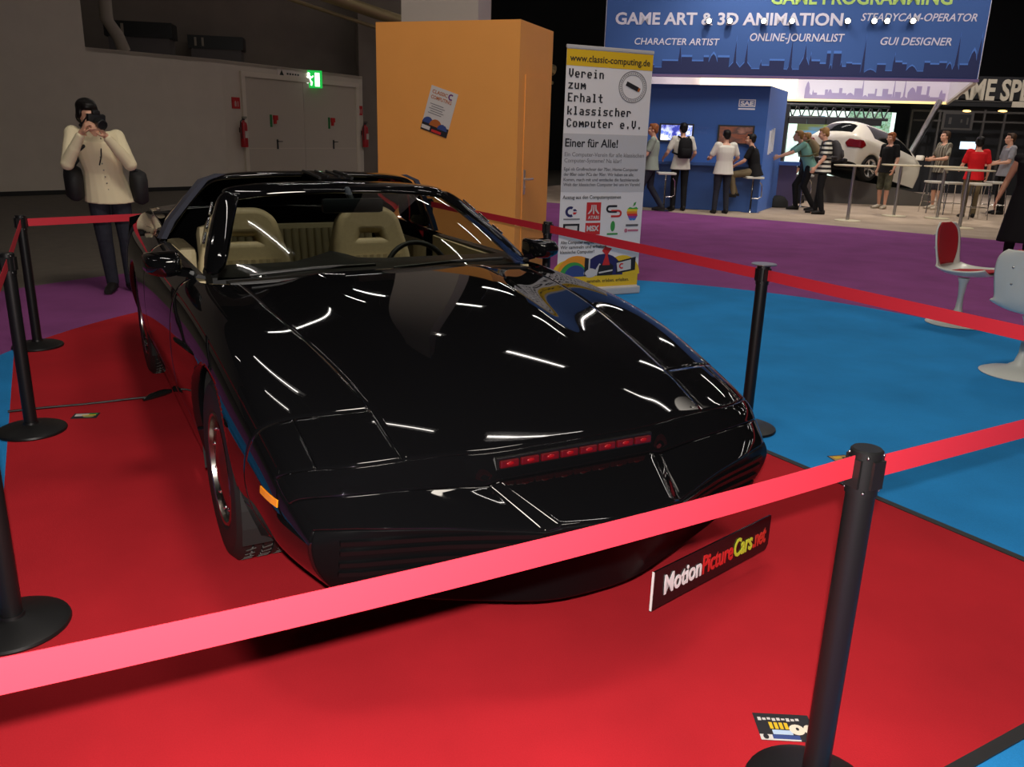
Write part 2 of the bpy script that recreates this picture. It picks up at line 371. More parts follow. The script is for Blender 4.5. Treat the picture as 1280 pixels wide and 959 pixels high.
# control sections of one half: (half width, forward, height)
#        centre            bulge edge          bulge foot          hood gap            fender ridge        shoulder            widest              lower               sill
ST = dict(
 A =[(0,1.20,.475),(.19,1.17,.480),(.228,1.148,.464),(.50,1.03,.484),(.70,.985,.491),(.808,.925,.484),(.812,.915,.42),(.790,.90,.345),(.742,.875,.278)],
 N1=[(0,.945,.545),(.27,.945,.547),(.305,.942,.535),(.52,.925,.558),(.765,.885,.558),(.855,.80,.538),(.867,.745,.44),(.845,.73,.345),(.785,.73,.280)],
 H0=[(0,.915,.618),(.28,.915,.618),(.34,.905,.622),(.515,.875,.626),(.79,.845,.608),(.86,.765,.580),(.882,.68,.455),(.858,.64,.355),(.795,.63,.280)],
 H1=[(0,.69,.716),(.29,.69,.715),(.35,.69,.710),(.525,.690,.705),(.79,.605,.690),(.868,.56,.655),(.897,.50,.50),(.865,.48,.365),(.80,.46,.265)],
 H2=[(0,.32,.815),(.31,.32,.812),(.38,.32,.792),(.575,.32,.780),(.80,.31,.782),(.885,.30,.735),(.912,.28,.54),(.90,.27,.36),(.855,.27,.175)],
 H3=[(0,0,.872),(.33,0,.868),(.41,0,.842),(.635,0,.828),(.81,0,.838),(.895,0,.788),(.920,0,.56),(.905,0,.36),(.855,0,.17)],
 H4=[(0,-.30,.905),(.36,-.30,.900),(.45,-.31,.872),(.665,-.32,.858),(.812,-.34,.862),(.90,-.34,.814),(.924,-.34,.57),(.907,-.34,.36),(.855,-.34,.165)],
 H5=[(0,-.50,.922),(.38,-.51,.916),(.48,-.52,.888),(.68,-.58,.872),(.81,-.66,.872),(.90,-.66,.826),(.926,-.66,.575),(.908,-.66,.36),(.855,-.66,.165)],
 H6=[(.80,-.76,.868),(.902,-.76,.830),(.928,-.76,.575),(.908,-.76,.36),(.855,-.76,.165)],
 H7=[(.80,-1.35,.872),(.905,-1.35,.838),(.930,-1.35,.58),(.908,-1.35,.36),(.855,-1.35,.165)],
 H8=[(.795,-1.93,.885),(.903,-1.93,.85),(.930,-1.93,.59),(.908,-1.93,.36),(.855,-1.93,.165)],
 H9=[(.76,-2.20,.915),(.895,-2.20,.868),(.930,-2.20,.60),(.912,-2.20,.37),(.858,-2.20,.17)],
 Ha=[(.735,-2.565,.925),(.885,-2.565,.875),(.932,-2.565,.61),(.915,-2.565,.38),(.86,-2.565,.18)],
 Hb=[(.72,-3.0,.918),(.872,-3.0,.865),(.925,-3.0,.61),(.905,-3.0,.39),(.85,-3.0,.21)],
 Hc=[(.70,-3.35,.912),(.855,-3.35,.852),(.905,-3.35,.61),(.885,-3.35,.40),(.83,-3.35,.26)],
 Hd=[(.68,-3.62,.905),(.825,-3.62,.84),(.865,-3.62,.61),(.845,-3.62,.42),(.79,-3.62,.31)],
)
FRONT = {  # front face below the leading edge: rows going down, columns from the centre outwards
 6:[(0,1.175,.41),(.19,1.145,.41),(.24,1.12,.408),(.50,1.005,.415),(.70,.965,.42)],
 7:[(0,1.12,.29),(.19,1.09,.29),(.30,1.045,.295),(.50,.97,.305),(.69,.945,.325)],
 8:[(0,1.06,.175),(.15,1.06,.178),(.30,1.015,.196),(.50,.965,.228),(.655,.92,.262)],
}
def car_cage():
    bm = bmesh.new(); cr = bm.edges.layers.float.new('crease_edge'); cache = {}
    def V(p):
        k = (round(p[0], 4), round(p[1], 4), round(p[2], 4))
        if k not in cache: cache[k] = bm.verts.new(k)
        return cache[k]
    def F(pts, mi):
        for sg in (1, -1):
            q = [V((sg*p[0], p[1], p[2])) for p in pts]
            if sg < 0: q.reverse()
            if len(set(q)) < 3: continue
            try: f = bm.faces.new(q)
            except ValueError: continue
            f.material_index = mi; f.smooth = True
    top = ['A', 'N1', 'H0', 'H1', 'H2', 'H3', 'H4', 'H5']
    NOSE, HOOD, LAMP, FEND, DOOR, QUART, SILL = range(7)
    for a, c in zip(top, top[1:]):
        for j in range(8):
            p = ST[a]; q = ST[c]
            if a == 'N1' and j < 5: mi = 8
            elif a in ('A', 'N1'): mi = NOSE
            elif j < 3: mi = HOOD
            elif a == 'H0' and j == 3: mi = LAMP
            elif a == 'H0': mi = NOSE
            elif j >= 7: mi = SILL
            else: mi = FEND
            F([p[j], p[j+1], q[j+1], q[j]], mi)
    p = ST['H5'][4:]
    rest = ['H6', 'H7', 'H8', 'H9', 'Ha', 'Hb', 'Hc', 'Hd']
    for k, c in enumerate(rest):
        q = ST[c]
        for j in range(4):
            mi = SILL if (j == 3 and c in ('H6', 'H7', 'H8')) else FEND if c == 'H6' else DOOR if c in ('H7', 'H8') else QUART
            F([p[j], p[j+1], q[j+1], q[j]], mi)
        p = q
    cols = [ST['A'][0], ST['A'][1], ST['A'][2], ST['A'][3], ST['A'][4]]
    prev = cols + [ST['A'][5]]
    for r in (6, 7, 8):
        cur = FRONT[r] + [ST['A'][r]]
        for j in range(5): F([prev[j], cur[j], cur[j+1], prev[j+1]], 7)
        prev = cur
    # under-lip going back
    back = [(x, y-0.18, z+0.015) for x, y, z in prev]
    for j in range(5): F([prev[j], back[j], back[j+1], prev[j+1]], 7)
    bm.verts.ensure_lookup_table()
    def crease(pts, val):
        for sg in (1, -1):
            q = [cache.get((round(sg*x, 4)+0.0, round(y, 4), round(z, 4))) for x, y, z in pts]
            for a, c in zip(q, q[1:]):
                if a and c:
                    e = bm.edges.get((a, c))
                    if e: e[cr] = val
    crease(ST['A'][:6], 0.55); crease(ST['N1'][:6], 0.6); crease(ST['H0'][:5], 0.7)
    crease(prev, 0.7); crease([ST[s][2] for s in ('H2', 'H3', 'H4', 'H5')], 0.25); crease([ST[s][1] for s in ('H2', 'H3', 'H4', 'H5')], 0.35)
    crease([ST['A'][1], ST['N1'][1]], 0.75); crease([ST['A'][2], ST['N1'][2]], 0.75); crease(ST['A'][4:], 0.0); crease(ST['A'][5:], 0.75)
    crease([ST[s][0 if s not in top else 4] for s in ('H5', 'H6', 'H7', 'H8', 'H9', 'Ha', 'Hb', 'Hc', 'Hd')], 0.5)
    bmesh.ops.recalc_face_normals(bm, faces=bm.faces[:])
    me = bpy.data.meshes.new('cage'); bm.to_mesh(me); bm.free()
    return me
for _k in ST: ST[_k] = [tuple(map(float, p)) for p in ST[_k]]
cage = bpy.data.objects.new('cage', car_cage()); COL.objects.link(cage)
for nme in range(9): cage.data.materials.append(BLACK)
ms = cage.modifiers.new('s', 'SUBSURF'); ms.levels = 4; ms.render_levels = 4; ms.use_limit_surface = True
baked(cage)
def cut_arch(bm, yc, zc, r, xmin=0.6):
    dele = []
    for f in bm.faces:
        c = f.calc_center_median()
        if abs(c.x) < xmin: continue
        dy, dz = c.y-yc, c.z-zc
        if (dz > 0 and dy*dy+dz*dz < r*r) or (dz <= 0 and abs(dy) < r): dele.append(f)
    rim = {v for f in dele for v in f.verts}
    bmesh.ops.delete(bm, geom=dele, context='FACES')
    rim = [v for v in rim if v.is_valid and v.link_faces]
    es = set()
    for v in rim:
        dy, dz = v.co.y-yc, v.co.z-zc
        if dz > 0:
            d = sqrt(dy*dy+dz*dz); v.co.y = yc+dy/d*r; v.co.z = zc+dz/d*r
        else: v.co.y = yc + (r if dy > 0 else -r)
    rs = set(rim)
    es = [e for e in bm.edges if e.is_boundary and e.verts[0] in rs and e.verts[1] in rs]
    ex = bmesh.ops.extrude_edge_only(bm, edges=es)
    for v in ex['geom']:
        if isinstance(v, bmesh.types.BMVert): v.co.x *= (abs(v.co.x)-0.045)/abs(v.co.x)
ZW = 0.325
bm = bmesh.new(); bm.from_mesh(cage.data)
cut_arch(bm, 0.0, ZW+0.005, 0.365); cut_arch(bm, -2.565, ZW+0.005, 0.365)
bm.to_mesh(cage.data); bm.free()
def split_panel(me, sel, name, label=None, parent=CAR, rim=0.0035, deep=0.0045, m=BLACK):
    bm = bmesh.new(); bm.from_mesh(me)
    bmesh.ops.delete(bm, geom=[f for f in bm.faces if not sel(f)], context='FACES')
    bmesh.ops.delete(bm, geom=[v for v in bm.verts if not v.link_faces], context='VERTS')
    bm.normal_update()
    outer = [v for v in bm.verts if v.is_boundary]
    nrm = {v: v.normal.copy() for v in outer}
    bmesh.ops.inset_region(bm, faces=bm.faces[:], thickness=rim, use_boundary=True, use_even_offset=True)
    for v, n in nrm.items(): v.co -= n*deep
    bm.normal_update()
    o = MB(); o.bm.free(); o.bm = bm
    for f in bm.faces: f.smooth = True; f.material_index = 0
    me2 = bpy.data.meshes.new(name); bm.to_mesh(me2); bm.free(); me2.materials.append(m)
    ob = bpy.data.objects.new(name, me2); COL.objects.link(ob); ob.parent = parent
    if label: ob['label'] = label
    return ob
src = cage.data
fx = lambda f: f.calc_center_median().x
from mathutils.bvhtree import BVHTree
BV = BVHTree.FromPolygons([v.co.copy() for v in src.vertices], [list(p.vertices) for p in src.polygons])
def side_x(y, z):
    h = BV.ray_cast(Vector((2, y, z)), Vector((-1, 0, 0))); return h[0].x if h[0] else .88
def front_y(x, z):
    h = BV.ray_cast(Vector((x, 3, z)), Vector((0, -1, 0))); return h[0].y if h[0] else 1.0
nose = split_panel(src, lambda f: f.material_index == 0, 'nose_cover')
header = split_panel(src, lambda f: f.material_index == 8, 'header_panel', rim=.004, deep=.006)
VAL = mat('valance_black', (.004, .004, .0045), .30, spec=.04)
valance = split_panel(src, lambda f: f.material_index == 7, 'front_valance', m=VAL)
hood = split_panel(src, lambda f: f.material_index == 1, 'hood')
lamps = [split_panel(src, lambda f, s=s: f.material_index == 2 and fx(f)*s > 0, 'headlight_cover') for s in (1, -1)]
for mi, nm in ((3, 'fender'), (4, 'door'), (5, 'rear_quarter_panel'), (6, 'sill')):
    for s in (1, -1): split_panel(src, lambda f, s=s, mi=mi: f.material_index == mi and fx(f)*s > 0, nm)
bpy.data.objects.remove(cage)

def grid_part(name, rows, m, parent=CAR, label=None, solid=0.0, sub=2, smooth=60):
    """smooth strip through a grid of points"""
    bm = bmesh.new(); R = [[bm.verts.new(p) for p in r] for r in rows]
    for a, b2 in zip(R, R[1:]):
        for i in range(len(a)-1): bm.faces.new((a[i], a[i+1], b2[i+1], b2[i]))
    for f in bm.faces: f.smooth = True
    bmesh.ops.recalc_face_normals(bm, faces=bm.faces[:])
    if sum(f.normal.z*f.calc_area() for f in bm.faces) < 0: bmesh.ops.reverse_faces(bm, faces=bm.faces[:])
    me = bpy.data.meshes.new(name); bm.to_mesh(me); bm.free(); me.materials.append(m)
    o = bpy.data.objects.new(name, me); COL.objects.link(o)
    if sub: k = o.modifiers.new('s', 'SUBSURF'); k.levels = k.render_levels = sub; k.boundary_smooth = 'PRESERVE_CORNERS'
    if solid: k = o.modifiers.new('t', 'SOLIDIFY'); k.thickness = abs(solid); k.offset = 1.0 if solid > 0 else -1.0
    baked(o); o.parent = parent
    if label: o['label'] = label
    return o
def mirror_line(half): return [(-x, y, z) for x, y, z in reversed(half) if x > 1e-6] + half
def lerp(a, b, t): return tuple(a[i]+(b[i]-a[i])*t for i in range(3))

# windscreen, its frame and the roof
WB = [(0, -.50, .925), (.30, -.515, .918), (.55, -.575, .900), (.735, -.695, .876)]
WT = [(0, -1.285, 1.205), (.22, -1.292, 1.202), (.42, -1.315, 1.190), (.528, -1.335, 1.172)]
def thin_glass(name, tint, rough=0.0):
    m = bpy.data.materials.new(name); m.use_nodes = True; nt = m.node_tree; nt.nodes.clear()
    out = nt.nodes.new('ShaderNodeOutputMaterial'); mx = nt.nodes.new('ShaderNodeMixShader'); tr = nt.nodes.new('ShaderNodeBsdfTransparent'); gl = nt.nodes.new('ShaderNodeBsdfGlossy'); fr = nt.nodes.new('ShaderNodeFresnel')
    tr.inputs[0].default_value = (*tint, 1); gl.inputs['Roughness'].default_value = rough; fr.inputs['IOR'].default_value = 1.45
    nt.links.new(fr.outputs[0], mx.inputs[0]); nt.links.new(tr.outputs[0], mx.inputs[1]); nt.links.new(gl.outputs[0], mx.inputs[2]); nt.links.new(mx.outputs[0], out.inputs[0])
    return m
GLASS = thin_glass('windscreen_glass', (0.80, 0.84, 0.78)); DGLASS = thin_glass('tinted_glass', (0.25, 0.27, 0.27))
rows = []
for t in (0, .25, .5, .75, 1):
    r = []
    for a, c in zip(WB, WT):
        p = lerp(a, c, t); r.append((p[0], p[1]+0.02*4*t*(1-t)*0.5, p[2]+0.045*4*t*(1-t)*0.5))
    rows.append(mirror_line(r))
grid_part('windscreen', rows, GLASS, sub=3)
# frame: pillars and header, an inverted U with real depth
def frame_ring(t_out, t_in, lift):
    pass
PO = [(.800, -.735, .868), (.722, -.985, 1.008), (.640, -1.235, 1.140), (.590, -1.345, 1.196)]      # outer edge of pillar
PI = [(.705, -.675, .894), (.638, -.900, 1.010), (.560, -1.145, 1.130), (.505, -1.280, 1.182)]      # inner edge (glass side)
PB = [(.785, -.820, .868), (.712, -1.055, 1.000), (.632, -1.290, 1.125), (.580, -1.395, 1.185)]      # rear edge
for s in (1, -1):
    sec = []
    for o_, i_, b_ in zip(PO, PI, PB):
        ii = (i_[0]-0.02, i_[1]-0.05, i_[2]-0.012)
        sec.append([(s*p[0], p[1], p[2]) for p in (i_, lerp(i_, o_, .55)[:2]+(lerp(i_, o_, .55)[2]+.010,), (o_[0], o_[1], o_[2]), b_, (b_[0]-.05, b_[1]-.01, b_[2]-.012), ii)])
    m = MB(); m.loft(sec)
    o = m.build('windscreen_pillar', BLACK, None, smooth=50); k = o.modifiers.new('s', 'SUBSURF'); k.levels = k.render_levels = 2; baked(o); o.parent = CAR
    # bright drip moulding along the pillar, in short lengths
    for a, c in ((.30, .39), (.43, .52), (.56, .68)):
        def on(t):
            k = min(int(t*3), 2); q = lerp(PO[k], PO[k+1], t*3-k); return (s*(q[0]+.006), q[1]-.015, q[2]-.002)
        m = MB(); m.tube([on(a), on((a+c)/2), on(c)], 0.0055, 8); m.build('pillar_moulding', CHROME, CAR, smooth=60)
HO = [(0, -1.345, 1.236), (.22, -1.352, 1.233), (.42, -1.372, 1.222), (.530, -1.385, 1.208), (.590, -1.378, 1.192)]
HI = [(0, -1.205, 1.192), (.22, -1.212, 1.189), (.42, -1.233, 1.176), (.505, -1.25, 1.162), (.545, -1.262, 1.155)]
HB = [(0, -1.44, 1.232), (.22, -1.445, 1.229), (.42, -1.455, 1.218), (.530, -1.46, 1.203), (.585, -1.45, 1.180)]
sec = []
for o_, i_, b_ in zip(mirror_line(HO), mirror_line(HI), mirror_line(HB)):
    sec.append([i_, lerp(i_, o_, .5)[:2]+(lerp(i_, o_, .5)[2]+.008,), o_, b_, (b_[0], b_[1], b_[2]-.03), (i_[0], i_[1]-.05, i_[2]-.02)])
m = MB(); m.loft(sec); o = m.build('windscreen_header', BLACK, None, smooth=50); k = o.modifiers.new('s', 'SUBSURF'); k.levels = k.render_levels = 2; baked(o); o.parent = CAR
# centre bar of the open roof
sec = [[(x, y, z) for x, z in ((-.085, h-.028), (-.095, h-.008), (-.06, h+.006), (.06, h+.006), (.095, h-.008), (.085, h-.028))] for y, h in ((-1.40, 1.236), (-1.55, 1.250), (-1.72, 1.256), (-1.80, 1.256))]
m = MB(); m.loft(sec); o = m.build('roof_centre_bar', BLACK, CAR, smooth=40)
m = MB()
for s in (1, -1): m.tube([(s*.085, -1.42, 1.244), (s*.088, -1.6, 1.258), (s*.085, -1.74, 1.262)], 0.008, 8); m.tube([(s*.03, -1.46, 1.250), (s*.03, -1.7, 1.266)], 0.006, 8)
m.build('roof_seal', TRIM, CAR, smooth=60)
# rear roof hoop with broad sides
HF = [(0, -1.74, 1.258), (.30, -1.745, 1.254), (.50, -1.76, 1.240), (.585, -1.785, 1.208), (.665, -1.85, 1.10), (.745, -1.93, .985), (.79, -1.965, .89)]
HR = [(0, -2.02, 1.250), (.30, -2.02, 1.246), (.50, -2.03, 1.230), (.575, -2.06, 1.196), (.650, -2.22, 1.095), (.715, -2.38, .995), (.745, -2.46, .922)]
sec = []
for a, c in zip(mirror_line(HF), mirror_line(HR)):
    mid = lerp(a, c, .5); nx = mid[0]*0.02
    dn = 0.03
    inn = lambda p: (p[0]*0.955, p[1], p[2]-dn if abs(p[0]) < .52 else p[2]-.008)
    sec.append([a, (mid[0]+nx, mid[1], mid[2]+.008), c, inn(c), inn(a)])
m = MB(); m.loft(sec); o = m.build('roof_hoop', BLACK, None, smooth=50); k = o.modifiers.new('s', 'SUBSURF'); k.levels = k.render_levels = 2; baked(o); o.parent = CAR
# rubber seals on the hoop's front edge (greyish, catches light)
SEAL = mat('seal_rubber', lin(70, 72, 84), 0.33)
for s in (1, -1):
    sec = []
    for p in HF[2:]:
        x, y, z = p
        sec.append([(s*(x-.012), y+.012, z+.004), (s*(x+.016), y+.008, z+.006), (s*(x+.030), y-.055, z+.004), (s*(x+.004), y-.05, z)])
    m = MB(); m.loft(sec); m.build('side_window_seal', SEAL, CAR, smooth=60)
HATCH = [[(0, -2.02, 1.242), (.35, -2.025, 1.236), (.57, -2.06, 1.19), (.60, -2.08, 1.16)], [(0, -2.5, 1.13), (.36, -2.5, 1.125), (.60, -2.46, 1.08), (.735, -2.44, .925)], [(0, -3.0, 1.01), (.36, -3.0, 1.005), (.62, -3.0, .975), (.722, -3.0, .918)], [(0, -3.3, .945), (.36, -3.3, .94), (.62, -3.3, .93), (.70, -3.3, .914)]]
grid_part('hatch_glass', [mirror_line(r) for r in HATCH], DGLASS, sub=2)
grid_part('rear_deck', [mirror_line(r) for r in ([(0, -3.28, .950), (.36, -3.28, .946), (.70, -3.28, .916)], [(0, -3.45, .948), (.36, -3.45, .945), (.69, -3.45, .912)], [(0, -3.66, .96), (.36, -3.66, .955), (.70, -3.63, .905)])], BLACK, sub=2, solid=-.01)
grid_part('tail_panel', [mirror_line(r) for r in ([(0, -3.66, .96), (.45, -3.655, .95), (.83, -3.61, .85)], [(0, -3.74, .72), (.45, -3.73, .72), (.865, -3.62, .62)], [(0, -3.76, .5), (.45, -3.75, .5), (.85, -3.62, .43)], [(0, -3.70, .32), (.45, -3.69, .32), (.79, -3.60, .31)])], BLACK, sub=2, solid=-.01)

# cabin
DASHM = mat('black_dash', (0.014, 0.014, 0.014), 0.55)
def subd(o, lv=2, parent=CAR):
    k = o.modifiers.new('s', 'SUBSURF'); k.levels = k.render_levels = lv; baked(o); o.parent = parent; return o
sec = []
for x in (-.74, -.60, -.45, -.30, -.10, .04, .10, .17, .26, .34, .45, .60, .74):
    hump = 0.045*math.exp(-((x-.17)/.10)**2); ax = abs(x)
    yb = -.58-.20*(ax/.74)**2
    sec.append([(x, yb, .895-.025*(ax/.74)**2), (x, yb-.12, .905-.02*(ax/.74)**2+hump*.5), (x, -.98, .892+hump), (x, -1.04, .86+hump*.7), (x, -1.05, .66), (x, yb, .62)])
m = MB(); m.loft(sec); m.build('dashboard', DASHM, CAR, smooth=60)
m = MB(); m.box((0, -1.6, .22), (1.55, 2.0, .05)); m.box((0, -1.75, .36), (.26, 1.3, .26), bevel=.03); m.build('cabin_floor', DASHM, CAR)
for s in (1, -1):
    m = MB(); m.loft([[(s*.80, -.80, z) for z in (.3, .855)] + [(s*.765, -.80, z) for z in (.855, .3)], [(s*.80, -1.35, z) for z in (.3, .865)] + [(s*.745, -1.35, z) for z in (.86, .3)], [(s*.795, -1.93, z) for z in (.3, .88)] + [(s*.755, -1.93, z) for z in (.87, .3)]])
    m.build('door_trim_panel', TAN, CAR, smooth=40)
    m = MB(); m.loft([[(s*(.805-k*.01), y, .872+k*.014) for k in (0, 1)] + [(s*(.765), y, .876), (s*.765, y, .862)] for y in (-.80, -1.35, -1.93)]); m.build('window_ledge', TRIM, CAR, smooth=40)
    m = MB(); m.box((s*.68, -2.2, .66), (.10, .5, .36), bevel=.03); m.build('rear_side_trim', TAN, CAR)
def curve_prism(outers, depth, name, m, bevel=0.02, bres=3):
    """flat outline with optional holes, given thickness and rounded edges; outline in x,z"""
    cu = bpy.data.curves.new('c', 'CURVE'); cu.dimensions = '2D'; cu.fill_mode = 'BOTH'; cu.extrude = max(0.001, depth/2-bevel); cu.bevel_depth = bevel; cu.bevel_resolution = bres
    for pts in outers:
        sp = cu.splines.new('POLY'); sp.points.add(len(pts)-1); sp.use_cyclic_u = True
        for i, (x, z) in enumerate(pts): sp.points[i].co = (x, z, 0, 1)
    t = bpy.data.objects.new('c', cu); COL.objects.link(t); dg = bpy.context.evaluated_depsgraph_get(); dg.update()
    me = bpy.data.meshes.new_from_object(t.evaluated_get(dg)); bpy.data.objects.remove(t); bpy.data.curves.remove(cu)
    me.transform(Matrix.Rotation(pi/2, 4, 'X'))
    for p in me.polygons: p.use_smooth = True
    me.set_sharp_from_angle(angle=radians(50)); me.materials.clear(); me.materials.append(m)
    o = bpy.data.objects.new(name, me); COL.objects.link(o); return o
def rpoly(pts, r, n=5):
    """round the corners of a polygon"""
    out = []; N = len(pts)
    for i in range(N):
        p0, p, p1 = Vector(pts[i-1]), Vector(pts[i]), Vector(pts[(i+1) % N])
        a = (p0-p); c = (p1-p); d = min(r, a.length*.45, c.length*.45); A = p+a.normalized()*d; B = p+c.normalized()*d
        for k in range(n+1):
            t = k/n; q = A*(1-t)**2+p*2*t*(1-t)+B*t*t; out.append((q.x, q.y))
    return out
for s, xc in ((1, .41), (-1, -.295)):
    back = curve_prism([rpoly([(-.205, 0), (-.21, .28), (-.145, .515), (-.085, .555), (.085, .555), (.145, .515), (.21, .28), (.205, 0)], .06), rpoly([(-.115, .375), (-.08, .475), (.08, .475), (.115, .375)], .03)], .13, 'seat_back', TAN, bevel=.036, bres=4)
    back.parent = CAR; back.location = (xc, -1.74, .48); back.rotation_euler = (radians(-10) * -1, 0, 0)
    rib = MB()
    for k in range(9): rib.loft([[(x+(-.16+k*.040), -.072-.010*sin(pi*q), z) for q, x in ((0, -.0215), (.5, 0), (1, .0215))] + [(.0215+(-.16+k*.040), -.05, z), (-.0215+(-.16+k*.040), -.05, z)] for z in (.05, .31)])
    r = rib.build('ribbed_panel', TANRIB, back)
    r.scale = (1, -1, 1)
    cu = MB(); cu.box((xc, -1.47, .42), (.50, .52, .16), bevel=.05); cu.build('seat_cushion', TAN, CAR, smooth=50)
for xc in (.0,):
    rb = MB(); rb.box((0, 0, .20), (1.10, .14, .52), bevel=.05)
    o = rb.build('rear_seat_back', TAN, CAR, smooth=50); o.location = (xc, -2.42, .45); o.rotation_euler = (radians(12), 0, 0)
    rb = MB()
    for k in range(22):
        x = -.50+k*.0475
        rb.tube([(x, .072, .0), (x, .078, .2), (x, .072, .42)], .02, 8)
    r = rb.build('ribbed_panel', TANRIB, o, smooth=60)
m = MB(); m.box((0, -1.16, 1.128), (.31, .035, .070), bevel=.018); m.tube([(0, -1.17, 1.15), (0, -1.25, 1.20)], .016); m.build('rear_view_mirror', mat('mirror_back', lin(46, 52, 58), .3), CAR, smooth=50)
# steering wheel (driver on the far side)
m = MB(); ring = [(-.36+.175*cos(2*pi*k/32), -1.20-.05*sin(2*pi*k/32), .76+.165*sin(2*pi*k/32)) for k in range(33)]
m.tube(ring, .014, 8); m.tube([(-.36, -1.2, .76), (-.36, -1.02, .72)], .03); m.tube([(-.53, -1.2, .76), (-.19, -1.2, .76)], .014)
m.build('steering_wheel', DASHM, CAR, smooth=60)
# wiper and cowl vents
m = MB(); m.loft([[(x, -.50-.10*(abs(x)/.7)**2, .906-.03*(abs(x)/.7)**2), (x, -.60-.10*(abs(x)/.7)**2, .900-.03*(abs(x)/.7)**2), (x, -.60-.1*(abs(x)/.7)**2, .86), (x, -.50-.1*(abs(x)/.7)**2, .86)] for x in (-.7, -.45, -.2, 0, .2, .45, .7)]); m.build('cowl_panel', TRIM, CAR, smooth=40)
for x0, x1 in ((.62, .10), (.0, -.52)):
    m = MB(); m.tube([(x0, -.60, .905), ((x0+x1)/2, -.555, .928), (x1, -.56, .930)], .008, 8); m.build('wiper', TRIM, CAR, smooth=60)

# door mirrors
for s in (1, -1):
    secs = []
    for y, x0, x1, z0, z1 in ((-.78, .885, .955, .895, .935), (-.80, .865, .975, .880, .952), (-.84, .850, .990, .870, .965), (-.93, .846, .995, .866, .970), (-.96, .848, .992, .868, .968)):
        poly = rpoly([(x0, z0+.012), (x0, z1), (x1, z1-.006), (x1, z0+.022), ((x0+x1)/2, z0)], .022, 3)
        secs.append([(s*x, y, z) for x, z in poly])
    m = MB(); m.loft(secs); o = m.build('door_mirror', BLACK, CAR, smooth=50)
    g = MB(); g.loft([[(s*x, y, z) for x, z in rpoly([(.862, .882), (.862, .957), (.980, .952), (.980, .89)], .02, 3)] for y in (-.958, -.964)]); g.build('mirror_glass', CHROME, o)
    st = MB(); st.loft([[(s*.80, -.86, .86), (s*.80, -.95, .86), (s*.80, -.95, .89), (s*.80, -.86, .89)], [(s*.87, -.855, .874), (s*.87, -.93, .874), (s*.87, -.93, .905), (s*.87, -.855, .905)]]); st.build('mirror_foot', BLACK, o, smooth=40)

# red light bar in the nose
SCAN_OFF = mat('scanner_red', lin(70, 6, 12), 0.3, emit=lin(150, 8, 18), estr=0.07)
SCAN_HOT = mat('scanner_bulb', lin(110, 10, 16), 0.25, emit=lin(190, 14, 24), estr=0.14)
m = MB(); m.box((0, .925, .588), (.545, .02, .034)); sc = m.build('light_bar_housing', mat('scanner_black', (.004, .004, .004), .3), CAR)
for k in range(8):
    xc = -.235+k*.0672
    m = MB(); m.box((xc, .938, .588), (.060, .012, .022), bevel=.004); l = m.build('light_bar_lens', SCAN_OFF, sc)
    m = MB(); m.sphere((xc, .945, .590), (.013, .004, .006)); m.build('bulb', SCAN_HOT, l, smooth=180)
# bumper slats and marker lamps
for s in (1, -1):
    for z in (.455, .425, .385, .352):
        def fp(x): return front_y(x, z)+.006
        m = MB(); m.loft([[(s*x, fp(x)-.02, z-.008), (s*x, fp(x)+.002, z-.009), (s*x, fp(x)+.004, z+.004), (s*x, fp(x)-.02, z+.008)] for x in (.24, .36, .48, .60, .68, .74)])
        m.build('bumper_slat', mat('slat_black', (.004, .004, .0045), .15, spec=.12), valance, smooth=40)
    AMB = mat('amber_lens', lin(235, 140, 20), 0.2, emit=lin(255, 150, 20), estr=0.10)
    m = MB(); m.loft([[(s*(side_x(y, z)+e), y, z) for z, e in ((.502, -.006), (.503, .003), (.524, .003), (.525, -.006))] for y in (.66, .70, .74, .775)])
    o = m.build('side_marker_lamp', AMB, CAR); o['label'] = 'amber side marker lamp'

# wheels
def wheel(xc, yc, s):
    R, W = .325, .215
    prof = [(.195, -.085), (.215, -.102), (.26, -.1085), (.300, -.102), (.316, -.088)]
    x = -.080
    for k in range(5):
        prof += [(.3245, x), (.3245, x+.026), (.316, x+.0275), (.316, x+.0325)]; x += .0335
    prof = prof[:-2] + [(.316, .088), (.300, .102), (.26, .1085), (.215, .102), (.195, .085)]
    Mx = Matrix.Translation((xc, yc, ZW)) @ Matrix.Rotation(pi/2*s, 4, 'Y')
    m = MB(); m.lathe(prof + [prof[0]], 64, Mx, cap=False); t = m.build('tyre', RUBBER, CAR, smooth=28)
    sp = MB()
    for k in range(56):
        a = 2*pi*k/56
        for q, dx in ((-.055, .012), (.0, -.012), (.055, .012)):
            T = Mx @ Matrix.Rotation(a, 4, 'Z') @ Matrix.Translation((.3225, 0, q)) @ Matrix.Rotation(.35, 4, 'X')
            sp.box((0, 0, 0), (.008, .0045, .034), M=T)
    sp.build('tread_sipes', mat('tread_dust', (.050, .047, .043), .8), t)['kind'] = 'stuff'
    m = MB(); m.lathe([(.198, .06), (.203, .098), (.198, .103), (.190, .100), (.186, .06)], 48, Mx); m.build('rim_ring', mat('satin_rim', (.26, .24, .22), .25, metal=1.0), t, smooth=40)
    m = MB(); m.lathe([(.186, -.06), (.186, .085), (.17, .083), (.12, .092), (.06, .102), (.05, .104), (0, .106)], 48, Mx); h = m.build('hub_cap', mat('wheel_black', (.01, .01, .01), .12), t, smooth=40)
    m = MB()
    for k in range(10):
        a = 2*pi*k/10
        p = Mx @ Vector((.150*cos(a), .150*sin(a), .088)); m.sphere(p, .008, 8)
    m.build('wheel_stud', CHROME, h, smooth=180)
for yc in (0.0, -2.565):
    for s in (1, -1): wheel(s*.785, yc, s)
